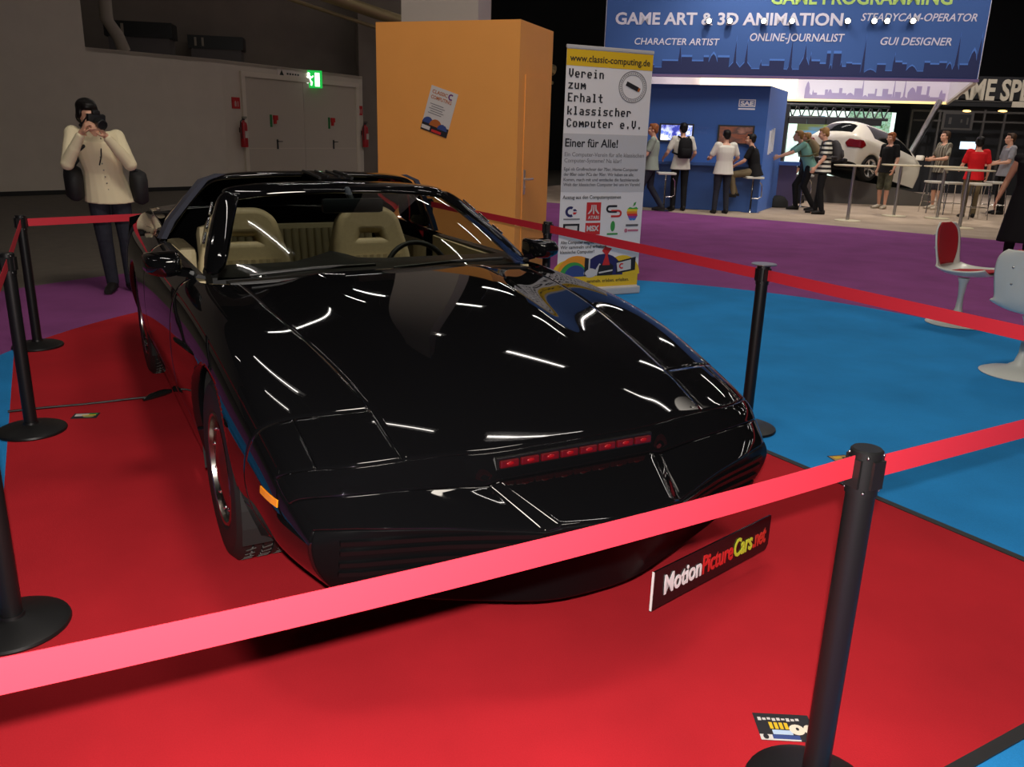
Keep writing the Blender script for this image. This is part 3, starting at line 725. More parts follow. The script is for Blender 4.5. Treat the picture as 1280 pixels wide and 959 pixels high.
# dark underbody and wheel wells
UND = mat('underbody', (.006, .006, .006), .8)
m = MB(); m.box((0, -1.32, .21), (1.66, 1.78, .06)); m.box((0, .60, .24), (1.40, .45, .05)); m.box((0, -3.2, .30), (1.55, .6, .05)); m.box((0, 0, .45), (1.2, .8, .3)); m.box((0, -2.6, .45), (1.2, .8, .3))
m.build('underbody', UND, CAR)
for yc in (0.0, -2.565):
    for s in (1, -1):
        rr = .385; prof = [(yc+rr*cos(radians(a)), ZW+rr*sin(radians(a))) for a in range(-20, 201, 10)]
        m = MB(); m.loft([[(s*.885, y, z) for y, z in prof], [(s*.60, y, z) for y, z in prof]], closed=False); m.build('wheel_well', UND, CAR)
        m = MB(); m.loft([[(s*.60, y, z) for y, z in prof], [(s*.58, y, z) for y, z in prof]]); m.build('wheel_well', UND, CAR)
# engine bay floor so no light comes through the gaps
m = MB(); m.box((0, .3, .52), (1.3, 1.0, .03)); m.box((0, -.58, .55), (1.5, .05, .55)); m.build('firewall', UND, CAR)

# sign board hanging from the car's lower lip
SBK = mat('sign_black', (.006, .006, .007), .25); 
pL = Vector((.215, 1.075)); pR = Vector((.86, .925))      # in (left, forward) of the car
def car_world(u, v, z=0.0):
    return (-0.24813+u*cos(CAR_YAW)+v*sin(CAR_YAW), 3.14398+u*sin(CAR_YAW)-v*cos(CAR_YAW), z)
a = Vector(car_world(*pL)); c = Vector(car_world(*pR)); L = (c-a).length; rz = atan2(c.y-a.y, c.x-a.x)
t = thing('sign_board', 'long black sign board with coloured lettering under the car nose', 'sign', (a.x, a.y, .062), rz)
m = MB(); m.loft([[(x, y, z) for x, z in rpoly([(0, 0), (0, .136), (L, .136), (L, .018), (L-.015, 0)], .006, 2)] for y in (0, .006)]); m.build('board', SBK, t)
m = MB(); m.box((-.0005, .003, .068), (.003, .0075, .136)); m.build('board_edge', mat('sign_edge_white', (.75, .75, .75), .4), t)
x = .055
for txt, wd, rgb in (('Motion', .185, (235, 232, 235)), ('Picture', .165, (210, 40, 40)), ('Cars', .105, (205, 215, 60)), ('.net', .075, (205, 50, 40))):
    k = wd*(L-.10)/.53
    fit_text(txt, x, x+k, .040, .070, t, mat('sign_letter_%d' % rgb[0] if txt != '.net' else 'sign_letter_net', lin(*rgb), .5), y=-.002, bold=.022, depth=.001); x += k+.006
# ------------------------------------------------------------------ hall lamps: fluorescent battens under the dark ceiling
TUBE = mat('fluorescent_tube', (0.9, 0.9, 0.9), 0.4, emit=(1.0, 0.93, 0.86), estr=30)
BATTEN = mat('batten_housing', (0.10, 0.10, 0.10), 0.5)
AX = Vector((0.84, -0.54)); BX = Vector((0.54, 0.84))
def batten(x, y, z, lab, ang=None, L=1.6):
    t = thing('fluorescent_lamp', lab, 'ceiling lamp', (x, y, z), atan2(AX.y, AX.x) if ang is None else radians(ang), 'fluorescent battens under the hall ceiling'); t.scale = (L/1.6, 1, 1)
    m = MB(); m.box((0, 0, .07), (1.6, .10, .06)); m.loft([[(x, -.05, .05), (x, -.14, -.02), (x, -.145, -.015), (x, -.055, .06)] for x in (-.8, .8)]); m.loft([[(x, .05, .05), (x, .14, -.02), (x, .145, -.015), (x, .055, .06)] for x in (-.8, .8)]); m.build('housing', BATTEN, t)
    m = MB(); m.lathe([(0.019, -.74), (.019, .74)], 10, Matrix.Rotation(pi/2, 4, 'Y')); m.build('tube', TUBE, t, smooth=60)
    m = MB()
    for s in (1, -1): m.box((s*.76, 0, .015), (.03, .05, .075))
    m.build('lamp_holder', BATTEN, t)
    m = MB(); m.tube([(-.5, 0, .1), (-.5, 0, 9.5-z)], .008, 6); m.tube([(.5, 0, .1), (.5, 0, 9.5-z)], .008, 6); m.build('hanging_rod', BATTEN, t)
LAMPS = []; EXTRA = [(-3.0, 7.3), (2.5, 6.7), (-.3, 6.7), (-4.2, 6.6), (-8.6, 9.4), (-3.8, 15.7), (6.2, 17.4)]
for i in range(-4, 6):
    for j in range(0, 6):
        p = Vector((-1.0, 13.0)) + AX*(i*3.3 + (j % 2)*1.4) + BX*(j*3.9)
        if -6.5 < p.x < 22 and 8 < p.y < 30 and min((p-Vector(q)).length for q in EXTRA) > 2.3: LAMPS.append((p.x, p.y))
for x, y, z, a_, l_ in ((-3.0, 7.3, 6.2, -48, 2.3), (2.5, 6.7, 8.0, 6, 1.7), (-.3, 6.7, 8.0, -10, 1.7), (-4.2, 6.6, 8.0, -15, 1.6), (-8.6, 9.4, 8.0, -32, 1.6), (-3.8, 15.7, 8.0, 42, 1.8), (6.2, 17.4, 8.0, 40, 1.8)): batten(x, y, z, 'slim fluorescent batten hanging high under the dark hall ceiling', a_, l_)
for x, y in LAMPS: batten(x, y, 8.0, 'slim fluorescent batten hanging high under the dark hall ceiling')

# warm fill lamps with housings, added out of view to brighten the open floor
BAYL = mat('lamp_lens', (1, 1, 1), .4, emit=(1, .9, .75), estr=10)
def fill_lamp(x, y, z, e, lab, tgt):
    t = thing('added_fill_lamp', lab, 'ceiling lamp', (x, y, z), 0, 'added fill lamps over the open floor')
    m = MB(); m.lathe([(.05, .30), (.08, .24), (.14, .10), (.17, 0), (.165, 0), (.13, .10), (.05, .22)], 24, cap=False); m.build('reflector', BATTEN, t, smooth=40)
    m = MB(); m.sphere((0, 0, .10), .05, 12); m.build('bulb', BAYL, t, smooth=180)
    m = MB(); m.tube([(0, 0, .28), (0, 0, 9.5-z)], .012, 8); m.build('suspension', BATTEN, t)
    o = lamp('added_fill_light', 'SPOT', (x, y, z-.01), e, (1.0, .90, .78), .7, spot=radians(120), blend=.8); aim(o, tgt)
fill_lamp(2.6, 4.4, 8.4, 420, 'added fill lamp above the blue round carpet', (2.2, 7.6, 0))
fill_lamp(-.2, 3.4, 8.4, 640, 'added fill lamp for the orange cabin front', (-.6, 7.4, 0))
fill_lamp(6.5, 10.5, 8.4, 620, 'added fill lamp above the purple aisle', (6.5, 11.5, 0))

# ------------------------------------------------------------------ barrier posts and belts
BELTM = mat('red_webbing', lin(206, 46, 62), 0.55, spec=0.4)
PH = 0.886
SCREWM = mat('screw_metal', (.5, .5, .5), .3, metal=1.0)
def post(x, y, lab, rz=0.0, z=0.0):
    t = thing('barrier_post', lab, 'barrier post', (x, y, z), rz, 'black belt barrier posts')
    m = MB(); m.lathe([(0, 0), (.157, 0), (.160, .006), (.157, .014), (.138, .022), (.06, .034), (.036, .040), (.034, .05), (0, .05)], 40); m.build('base', POSTBLK, t, smooth=35)
    m = MB(); m.lathe([(.030, .035), (.030, PH-.085)], 28); m.build('pole', POSTBLK, t, smooth=60)
    m = MB(); m.lathe([(.0, PH-.10), (.033, PH-.10), (.033, PH-.004), (.029, PH), (0, PH)], 28); h = m.build('belt_head', POSTBLK, t, smooth=35)
    m = MB()
    for k in range(4):
        a = pi/4+k*pi/2
        for zz in (PH-.014, PH-.088): m.sphere((.0325*cos(a), .0325*sin(a), zz), (.0035, .0035, .0035), 8)
    for k in range(4):
        a = k*pi/2; m.box((.0335*cos(a), .0335*sin(a), PH-.05), (.006, .034, .062), rz=a)
    m.build('belt_slot', TRIM, h)
    m = MB()
    for k in range(4):
        a = pi/4+k*pi/2
        for zz in (PH-.012, PH-.09): m.sphere((.0335*cos(a), .0335*sin(a), zz), .0032, 8)
    m.build('screw', SCREWM, h, smooth=180)
    return t
P = dict(FR=(.742, 1.622), M=(1.266, 4.248), L2=(-2.385, 3.885), L3=(-3.25, 5.50), FL=(-1.50, 2.21), P5=(.225, 6.115), P6=(-.823, 7.948), NL=(-1.32, .28), NR=(1.62, 2.10), RR=(2.45, 1.62))
post(*P['FR'], 'black barrier post in front at right with belt passing the car nose', .5)
post(*P['M'], 'black barrier post beyond the car on the blue carpet at right', .3)
post(*P['L2'], 'black barrier post standing beside the black cable end at left', .2)
post(*P['L3'], 'rear left black barrier post near the photographer', .2)
post(*P['FL'], 'black barrier post at the left picture edge nearest the camera', .4)
post(*P['P5'], 'black barrier post behind the car in front of the white banner', .3)
post(*P['P6'], 'black barrier post in front of the orange booth wall', .3)
# thin metal ring on top of the post beyond the car
m = MB(); m.lathe([(0, PH), (.062, PH), (.064, PH+.003), (.062, PH+.006), (0, PH+.006)], 28); tag(m.build('post_top_plate', STEEL, None, smooth=35, loc=(*P['M'], 0)), 'round metal plate on top of the post beyond the car', 'plate')
def belt(p, q, lab, zc=PH-.050, w=.050, sag=.0, twist=0.0):
    p = Vector(p[:2]); q = Vector(q[:2]); d = (q-p); L = d.length; u = d/L; n = Vector((-u.y, u.x)); N = 24; secs = []
    for k in range(N+1):
        t = k/N; c = p+u*(.036+(L-.072)*t); z = zc-sag*4*t*(1-t); tw = twist*sin(pi*t)
        o = n*sin(tw)*w/2; dz = cos(tw)*w/2; th = n*.0008
        secs.append([(c.x+o.x+th.x, c.y+o.y+th.y, z+dz), (c.x+o.x-th.x, c.y+o.y-th.y, z+dz), (c.x-o.x-th.x, c.y-o.y-th.y, z-dz), (c.x-o.x+th.x, c.y-o.y+th.y, z-dz)])
    m = MB(); m.loft(secs); tag(m.build('barrier_belt', BELTM), lab, 'barrier belt', 'red barrier belts')
post(-.70, .795, 'black barrier post holding the left end of the nearest red belt', .5)
belt((-.70, .795), P['FR'], 'red belt crossing in front of the car nose', sag=0.018, zc=.850)
belt(P['FR'], (2.9, 2.9), 'red belt running off to the right from the front post')
belt(P['M'], (3.1, .62), 'red belt running right from the post on the blue carpet', w=.055)
belt(P['P5'], P['M'], 'red belt passing the white banner behind the car', w=.055)
belt(P['P6'], P['P5'], 'red belt passing the orange booth behind the car')
belt(P['L3'], P['P6'], 'red belt running behind the car from the rear left post')
belt(P['L2'], P['L3'], 'red belt between the two left barrier posts')
belt(P['FL'], P['L2'], 'red belt at the left picture edge between the nearer posts')
# ------------------------------------------------------------------ orange booth
ORANGE = mat('orange_panel', lin(240, 164, 84), 0.55, spec=0.3, noise=0.02, nscale=3)
BA = radians(-21.0)
B0 = Vector((-.021, 8.307, 0)); BL = 1.53; BW = .86; BH = 2.5
booth = thing('orange_cabin', 'plain orange cabin with a narrow door behind the car', 'cabin', B0, BA)
# local x runs left->right along the front, front face is y=0; the near right corner is the origin
m = MB(); m.box((-BL/2-.0, .02, BH/2), (BL, .04, BH)); m.build('front_wall', ORANGE, booth)
m = MB(); m.box((-.02, BW/2+.04, BH/2), (.04, BW-.0, BH)); m.build('side_wall', ORANGE, booth)
m = MB(); m.box((-BL+.02, BW/2+.04, BH/2), (.04, BW, BH)); m.build('side_wall', ORANGE, booth)
m = MB(); m.box((-BL/2, BW+.06, BH/2), (BL, .04, BH)); m.build('rear_wall', ORANGE, booth)
m = MB(); m.box((.003, BW/2+.06, 1.02), (.014, .66, 2.02)); d = m.build('door', ORANGE, booth)
HND = mat('handle_metal', lin(200, 190, 185), .3, metal=.8)
m = MB(); m.box((.014, .19, 1.03), (.008, .045, .24), bevel=.003); m.tube([(.018, .19, 1.06), (.06, .19, 1.06), (.06, .31, 1.06)], .010); m.sphere((.016, .19, .98), .012, 8); m.build('door_handle', HND, d, smooth=40)

def local_px(t, px, py, yoff=0.0):
    rz = t.rotation_euler.z; n = Vector((sin(rz), -cos(rz), 0)); base = Vector(t.location)-n*(-yoff) if yoff else Vector(t.location)
    p = on_plane(px, py, base, n); d = p-Vector(t.location); return d.x*cos(rz)+d.y*sin(rz), p.z-t.location.z
# tilted poster taped on the front
c = [local_px(booth, *q) for q in ((541, 107), (573, 119), (556, 171), (527, 161))]
cx = sum(q[0] for q in c)/4; cz = sum(q[1] for q in c)/4
PWHITE = mat('paper_white', lin(206, 200, 196), .7)
post_w, post_h = .30, .43
ang = radians(-17)
pt = thing('wall_poster', 'small white event poster taped askew on the orange cabin', 'poster', (B0.x+cx*cos(BA)+.004*sin(BA), B0.y+cx*sin(BA)-.004*cos(BA), cz), rot=(0, -ang, BA))
m = MB(); m.box((0, 0, 0), (post_w, .002, post_h)); m.build('sheet', PWHITE, pt)
inkO = mat('ink_brown_orange', lin(176, 96, 40), .7); inkB = mat('ink_black', lin(30, 28, 34), .7); inkG = mat('ink_grey', lin(130, 126, 128), .7); inkBl = mat('ink_blue', lin(50, 70, 130), .7); inkR = mat('ink_red', lin(200, 40, 40), .7); inkV = mat('ink_violet', lin(110, 50, 110), .7); inkY = mat('ink_yellow', lin(226, 182, 30), .6); inkGr = mat('ink_green', lin(60, 150, 70), .6)
fit_text('CLASSIC', -.125, .045, .150, .034, pt, inkO, y=-.0015, bold=.02, depth=.0006)
fit_text('COMPUTING', -.125, .105, .098, .034, pt, inkO, y=-.0015, bold=.02, depth=.0006)
def arc_ring(cx, cz, r0, r1, a0, a1, y, d, name, m_, par, n=20):
    o = [(cx+r1*cos(radians(a0+(a1-a0)*k/n)), cz+r1*sin(radians(a0+(a1-a0)*k/n))) for k in range(n+1)]
    i = [(cx+r0*cos(radians(a1+(a0-a1)*k/n)), cz+r0*sin(radians(a1+(a0-a1)*k/n))) for k in range(n+1)]
    b = MB()
    R = []
    for k in range(n+1):
        R.append([(o[k][0], y, o[k][1]), (o[k][0], y+d, o[k][1]), (i[n-k][0], y+d, i[n-k][1]), (i[n-k][0], y, i[n-k][1])])
    b.loft(R); return b.build(name, m_, par)
arc_ring(.085, .165, .016, .030, 50, 310, -.0022, .0015, 'emblem', inkV, pt)
b = MB()
for k in range(5): b.box((-.04+(k % 2)*.02, -.0015, .05-k*.022), (.15, .001, .008))
b.build('print_lines', inkG, pt)
def disc_half(par, cx, cz, r, m_, y=-.0018, a0=0, a1=180, name='artwork'):
    pts = [(cx+r*cos(radians(a0+(a1-a0)*k/14)), cz+r*sin(radians(a0+(a1-a0)*k/14))) for k in range(15)]
    b = MB(); b.prism(pts, .0012, Matrix.Translation((0, y, 0))); return b.build(name, m_, par)
rectplate(-.15, .15, -.215, -.13, -.0016, .0008, 'artwork', inkB, pt)
disc_half(pt, -.09, -.14, .06, inkBl); disc_half(pt, .0, -.15, .07, inkO, -.0022); disc_half(pt, .08, -.16, .055, inkBl, -.0026)
rectplate(-.145, -.05, -.20, -.165, -.0030, .0008, 'artwork', PWHITE, pt); rectplate(-.03, .08, -.205, -.18, -.0030, .0008, 'artwork', inkR, pt); rectplate(.09, .14, -.11, -.07, -.0030, .0008, 'artwork', PWHITE, pt)

# ------------------------------------------------------------------ roll-up banner
q0 = at_z(800, 366, 0.0); q0 = Vector((1.245, 8.15, 0)); bn_l = Vector((.395, 8.15, 0))
BNA = 0.0
BW2 = .835; BH2 = 2.235
ban = thing('banner_stand', 'tall white roll-up banner of a computer club beside the orange cabin', 'banner', (.396, 7.85, -.002), radians(26.0)); ban.scale = (1.093, 1, 1)
BANW = mat('banner_film', lin(232, 226, 226), .45)
zb = 0.075
def bpx(px, py): q = local_px(ban, px, py); return q[0]/1.093, q[1]
m = MB(); m.box((BW2/2, .004, zb+(BH2-zb)/2), (BW2, .003, BH2-zb)); film = m.build('printed_film', BANW, ban)
m = MB(); m.box((BW2/2, .03, .04), (BW2+.03, .14, .075), bevel=.015); m.build('base_cassette', MATS.get('rail_grey') or mat('rail_grey', lin(190, 186, 186), .4), ban)
m = MB(); m.box((BW2/2, .004, BH2+.008), (BW2+.01, .02, .03), bevel=.006); m.build('top_rail', mat('rail_grey', lin(190, 186, 186), .4), ban)
m = MB(); m.tube([(BW2/2, .04, .06), (BW2/2, .03, BH2)], .012, 8); m.build('support_pole', STEEL, ban)
def band(py0, py1, m_, name='colour_band', pxm=755, y=.0005):
    z0 = bpx(pxm, py1)[1]; z1 = bpx(pxm, py0)[1]; return rectplate(0.001, BW2-.001, z0, z1, y, .001, name, m_, ban)
zt = BH2
rectplate(0.0, BW2, zt-.150, zt-.012, .0005, .001, 'colour_band', inkY, ban)
GREYB = mat('banner_grey', lin(200, 196, 198), .45)
YB = mat('banner_yellow', lin(232, 190, 40), .45)
fit_text('www.classic-computing.de', .03, BW2-.03, zt-.112, .058, ban, inkB, y=-.001, bold=.012, depth=.0008)
# blocky dot-matrix lettering
GL = {
 'V': "66 66 66 66 66 3C 18", 'e': "00 00 3C 66 7E 60 3C", 'r': "00 00 7C 66 60 60 60", 'i': "18 00 38 18 18 18 3C", 'n': "00 00 7C 66 66 66 66",
 'z': "00 00 7E 0C 18 30 7E", 'u': "00 00 66 66 66 66 3E", 'm': "00 00 66 7F 7F 6B 63", 'E': "7E 60 60 78 60 60 7E", 'h': "60 60 7C 66 66 66 66",
 'a': "00 00 3C 06 3E 66 3E", 'l': "38 18 18 18 18 18 3C", 't': "18 18 7E 18 18 18 0E", 'k': "60 60 66 6C 78 6C 66", 's': "00 00 3E 60 3C 06 7C",
 'c': "00 00 3C 60 60 60 3C", 'C': "3C 66 60 60 60 66 3C", 'o': "00 00 3C 66 66 66 3C", 'p': "00 00 7C 66 66 7C 60", '.': "00 00 00 00 00 18 18", ' ': "00 00 00 00 00 00 00"}
def dotline(txt, x0, zbase, cw, h):
    b = MB(); px = cw/8.0; pz = h/7.0
    for ci, ch in enumerate(txt):
        for r, hx in enumerate(GL[ch].split()):
            bits = int(hx, 16); run = None
            for c_ in range(9):
                on = c_ < 8 and (bits >> (7-c_)) & 1
                if on and run is None: run = c_
                if not on and run is not None:
                    b.box((x0+ci*cw+(run+(c_-run)/2)*px, -.0005, zbase+h-(r+.5)*pz), ((c_-run)*px, .0015, pz*1.02)); run = None
    o = b.build('lettering', inkB, ban); return o
for txt, py in (('Verein', 95.5), ('zum', 110), ('Erhalt', 126), ('klassischer', 142.5), ('Computer e.V.', 158)):
    x0, zz = bpx(709, py); dotline(txt, .018, zz-.004, .0578, .074)
cx, cz = bpx(791, 109)
def ring(cx, cz, r0, r1, m_, y=-.0005, par=ban): return arc_ring(cx, cz, r0, r1, 0, 360, y, .001, 'emblem', m_, par, 36)
ring(cx, cz, .132, .140, inkG); ring(cx, cz, .103, .108, inkG)
b = MB()
for k in range(40):
    a = 2*pi*k/40; b.box((cx+.12*cos(a), -.0004, cz+.12*sin(a)), (.009, .001, .012))
b.build('emblem_print', inkG, ban)
b = MB(); b.box((0, 0, 0), (.13, .0015, .04), M=Matrix.Translation((cx-.005, -.001, cz+.005)) @ Matrix.Rotation(radians(22), 4, 'Y')); b.build('emblem_chip', inkB, ban)
b = MB(); b.box((0, 0, 0), (.022, .0015, .034), M=Matrix.Translation((cx+.062, -.001, cz-.022)) @ Matrix.Rotation(radians(22), 4, 'Y')); b.build('emblem_chip', inkO, ban)
zg1 = bpx(755, 168)[1]; zg0 = bpx(755, 240)[1]
rectplate(.001, BW2-.001, zg0, zg1, .0005, .001, 'colour_band', GREYB, ban)
z_ = bpx(730, 182)[1]; fit_text('Einer für Alle!', .02, .535, z_-.012, .075, ban, inkB, y=-.001, bold=.016, depth=.0008)
for txt, py, w_ in (('Ein Computer-Verein für alle klassischen', 194, .79), ('Computer-Systeme? Na klar!', 201.5, .56)):
    z_ = bpx(755, py)[1]; fit_text(txt, .02, .02+w_, z_-.015, .038, ban, inkG, y=-.001, bold=.004, depth=.0006)
DK = mat('ink_darkgrey', lin(95, 92, 96), .7)
for txt, py, w_ in (('Egal ob Großrechner der 70er, Home-Computer', 212, .76), ('der 80er oder PCs der 90er. Wir haben sie alle.', 218.5, .72), ('Komm, mach mit und entdecke die faszinierende', 225, .78), ('Welt der klassischen Computer bei uns im Verein!', 231, .79)):
    z_ = bpx(755, py)[1]; fit_text(txt, .02, w_, z_-.012, .030, ban, DK, y=-.001, bold=.006, depth=.0006)
z_ = bpx(740, 247)[1]; fit_text('Auszug aus den Computersystemen', .02, .60, z_-.012, .034, ban, inkB, y=-.001, bold=.008, depth=.0006)
# row of maker emblems
zc = bpx(740, 264.5)[1]; X = [.105, .305, .505, .70]
def at(px): return bpx(px, 265)[0]
X = [at(715), at(742), at(767), at(791)]
NAVY = mat('ink_navy', lin(40, 36, 90), .6)
arc_ring(X[0]-.015, zc, .026, .050, 60, 300, -.0005, .001, 'maker_emblem', NAVY, ban)
b = MB(); b.prism([(X[0]+.012, zc+.006), (X[0]+.050, zc+.006), (X[0]+.034, zc+.024), (X[0]+.012, zc+.024)], .001, Matrix.Translation((0, -.0006, 0))); b.build('maker_emblem', NAVY, ban)
b = MB(); b.prism([(X[0]+.012, zc-.006), (X[0]+.050, zc-.006), (X[0]+.034, zc-.024), (X[0]+.012, zc-.024)], .001, Matrix.Translation((0, -.0006, 0))); b.build('maker_emblem', inkR, ban)
rectplate(X[0]-.08, X[0]+.08, zc-.075, zc-.062, -.0003, .001, 'maker_emblem', inkG, ban)
rectplate(X[1]-.072, X[1]+.072, zc-.085, zc+.085, -.0003, .001, 'maker_emblem', inkR, ban)
b = MB(); b.box((X[1], -.001, zc+.02), (.013, .0012, .085))
for s in (1, -1):
    pts = [(X[1]+s*.014, zc+.062), (X[1]+s*.024, zc+.062), (X[1]+s*.028, zc+.02), (X[1]+s*.060, zc-.022), (X[1]+s*.044, zc-.022), (X[1]+s*.016, zc+.01)]
    b.prism(pts if s > 0 else pts[::-1], .0012, Matrix.Translation((0, -.0016, 0)))
b.build('maker_emblem', PWHITE, ban)
fit_text('ATARI', X[1]-.055, X[1]+.055, zc-.070, .032, ban, PWHITE, y=-.0012, bold=.02, depth=.0006)
def horseshoe(cx, cz, flip, m_):
    b = MB(); s = -1 if flip else 1
    pts = [(cx+s*.055, .026)] + [(cx-s*.02+.0-s*.026*sin(pi*k/10), .026*cos(pi*k/10)) for k in range(11)] + [(cx+s*.055, -.026)]
    b.tube([(x, -.0005, cz+z) for x, z in pts], .011, 6); b.bm.verts.ensure_lookup_table()
    bmesh.ops.scale(b.bm, vec=(1, .08, 1), verts=b.bm.verts[:]); return b.build('maker_emblem', m_, ban)
horseshoe(X[2]-.022, zc+.022, False, inkB); horseshoe(X[2]+.03, zc-.022, True, inkR)
prof = [(-.052, -.035), (-.03, -.075), (-.012, -.08), (0, -.073), (.012, -.08), (.03, -.075), (.052, -.035), (.046, -.01), (.046, .02), (.054, .032), (.034, .048), (0, .038), (-.034, .048), (-.058, .028), (-.064, -.003)]
def band_cut(poly, z0, z1):
    def clip(p, zc_, keep_above):
        o = []
        for i in range(len(p)):
            a, c_ = p[i-1], p[i]; ina = (a[1] >= zc_) == keep_above; inc = (c_[1] >= zc_) == keep_above
            if ina != inc: t = (zc_-a[1])/(c_[1]-a[1]); o.append((a[0]+(c_[0]-a[0])*t, zc_))
            if inc: o.append(c_)
        return o
    return clip(clip(poly, z0, True), z1, False)
for k, rgb in enumerate(((60, 160, 70), (230, 200, 50), (232, 130, 40), (215, 50, 60), (140, 70, 150), (60, 120, 200))):
    z1 = .05-k*.0217; pl_ = band_cut(prof, z1-.0217, z1)
    if len(pl_) > 2:
        b = MB(); b.prism([(X[3]+x, zc-.01+z) for x, z in pl_], .001, Matrix.Translation((0, -.0006, 0))); b.build('maker_emblem', mat('stripe_%d' % k, lin(*rgb), .6), ban)
b = MB(); b.prism([(X[3]-.002, zc+.045), (X[3]+.006, zc+.075), (X[3]+.03, zc+.088), (X[3]+.022, zc+.058)], .001, Matrix.Translation((0, -.0006, 0))); b.build('maker_emblem', inkGr, ban)
zc2 = bpx(740, 286)[1]
rectplate(X[0]-.08, X[0]+.08, zc2-.05, zc2+.05, -.0003, .001, 'maker_emblem', inkB, ban); rectplate(X[0]-.06, X[0]+.06, zc2-.03, zc2+.03, -.0006, .001, 'maker_emblem', PWHITE, ban)
rectplate(X[1]-.075, X[1]+.075, zc2-.055, zc2+.055, -.0003, .001, 'maker_emblem', inkR, ban); fit_text('MSX', X[1]-.062, X[1]+.062, zc2-.02, .05, ban, PWHITE, y=-.0012, bold=.04, depth=.0006)
b = MB(); b.sphere((X[2], -.0005, zc2+.02), (.024, .001, .05), 14); b.build('maker_emblem', inkGr, ban); rectplate(X[2]-.055, X[2]+.055, zc2-.062, zc2-.046, -.0003, .001, 'maker_emblem', inkGr, ban)
b = MB(); b.box((X[3], -.0003, zc2+.025), (.13, .001, .02)); b.build('maker_emblem', DK, ban)
b = MB(); b.box((X[3]+.015, -.0003, zc2-.025), (.11, .001, .02)); b.sphere((X[3]-.06, -.0003, zc2-.025), (.018, .001, .02), 10); b.build('maker_emblem', mat('ink_pink', lin(190, 110, 130), .6), ban)
for txt, py, w_ in (('Alte Computer wegwerfen?', 303, .42), ('Wir sammeln und erhalten', 309, .48), ('klassische Computer!', 315, .36)):
    z_ = bpx(730, py)[1]; fit_text(txt, .02, w_, z_-.012, .032, ban, inkB, y=-.001, bold=.008, depth=.0006)
# picture strip at the foot of the film
z0 = bpx(760, 345)[1]; z1 = bpx(760, 322)[1]
rectplate(.001, BW2-.001, zb+.01, bpx(760, 343)[1], .0004, .001, 'colour_band', YB, ban)
fit_text('sammeln. erleben. erhalten.', .30, .74, bpx(760, 351)[1]-.01, .035, ban, inkB, y=-.001, bold=.006, depth=.0006)
OR2 = mat('ink_orange', lin(236, 150, 40), .6)
zz = bpx(760, 344)[1]
for cx_, r_, m_, yy in ((.10, .16, YB, -.0002), (.19, .20, OR2, -.0004), (.66, .19, YB, -.0004), (.46, .21, NAVY, -.0006), (.16, .14, inkGr, -.0008), (.18, .11, inkBl, -.0012)):
    disc_half(ban, cx_, zz, r_, m_, yy, name='artwork')
for pts, m_, yy in (([(.27, .0), (.31, .0), (.31, .17), (.27, .18)], inkB, -.0016), ([(.31, .0), (.325, .0), (.325, .17), (.31, .17)], PWHITE, -.0018), ([(.36, .02), (.40, 0), (.45, .10), (.42, .12)], PWHITE, -.0018), ([(.40, 0), (.56, 0), (.57, .09), (.50, .14), (.42, .1)], inkB, -.0020), ([(.45, .1), (.53, .1), (.50, .20), (.54, .26), (.47, .28), (.44, .24), (.48, .2)], inkR, -.0024), ([(.42, .02), (.56, .04), (.56, .055), (.42, .035)], PWHITE, -.0026), ([(.60, .01), (.80, .04), (.80, .17), (.60, .13)], inkB, -.0016), ([(.615, .03), (.755, .05), (.75, .145), (.60, .115)], PWHITE, -.0022)):
    b = MB(); b.prism([(x, zz+z) for x, z in pts], .001, Matrix.Translation((0, yy, 0))); b.build('artwork', m_, ban)
arc_ring(.655, zz+.085, .014, .028, 50, 310, -.0030, .001, 'artwork', inkR, ban)
b = MB(); b.sphere((.33, -.001, zz+.03), (.07, .001, .045), 12); b.build('artwork', PWHITE, ban)

# ------------------------------------------------------------------ things lying on the carpets
def flyer(px, py, z, w_, h_, rz, lab, kind):
    p = at_z(px, py, z); t = thing('flyer', lab, 'flyer', (p.x, p.y, z+.0012), rz, 'printed flyers lying on the floor')
    m = MB(); m.box((0, 0, 0), (w_, h_, .0016)); m.build('card', inkB, t)
    def pl(x0, x1, y0, y1, m_, zz=.0010, nm='print'):
        b = MB(); b.box(((x0+x1)/2*w_, (y0+y1)/2*h_, zz), ((x1-x0)*w_, (y1-y0)*h_, .0006)); b.build(nm, m_, t)
    def blob(cx, cy, rx, ry, m_, zz=.0012):
        b = MB(); b.sphere((cx*w_, cy*h_, zz), (rx*w_, ry*h_, .0005), 14); b.build('print', m_, t)
    if kind == 0:
        pl(-.5, .2, -.5, -.30, PWHITE); pl(-.28, .2, -.45, -.30, inkBl, .0013); pl(-.25, .1, -.28, -.12, mat('ink_paleblue', lin(180, 200, 225), .6))
        for k in range(4): pl(-.27+k*.09, -.21+k*.09, -.08, .16, inkY)
        for k in range(9): pl(-.44+k*.085, -.38+k*.085, .22+.02*(k % 3), .34-.02*(k % 2), PWHITE)
        blob(.20, -.08, .14, .20, mat('ink_cream', lin(232, 215, 195), .6)); blob(.42, -.06, .10, .18, MATS['ink_cream']); blob(.21, -.06, .03, .06, inkB, .0016)
        blob(-.40, -.38, .05, .10, inkB, .0016)
    elif kind == 1:
        pl(-.42, .1, -.1, .35, PWHITE); pl(-.15, .4, -.02, .12, inkY, .0013); blob(.15, -.2, .22, .18, mat('ink_olive', lin(150, 150, 90), .6)); pl(.1, .42, .18, .38, inkGr, .0012)
    else:
        pl(-.45, .45, -.4, .4, mat('ink_tan', lin(176, 140, 80), .6)); pl(-.3, .1, -.1, .3, inkY, .0013); blob(.2, -.1, .12, .2, inkB)
flyer(981, 910, 0.0, .148, .105, radians(-2), 'colourful printed card on the red carpet beside the front post', 0)
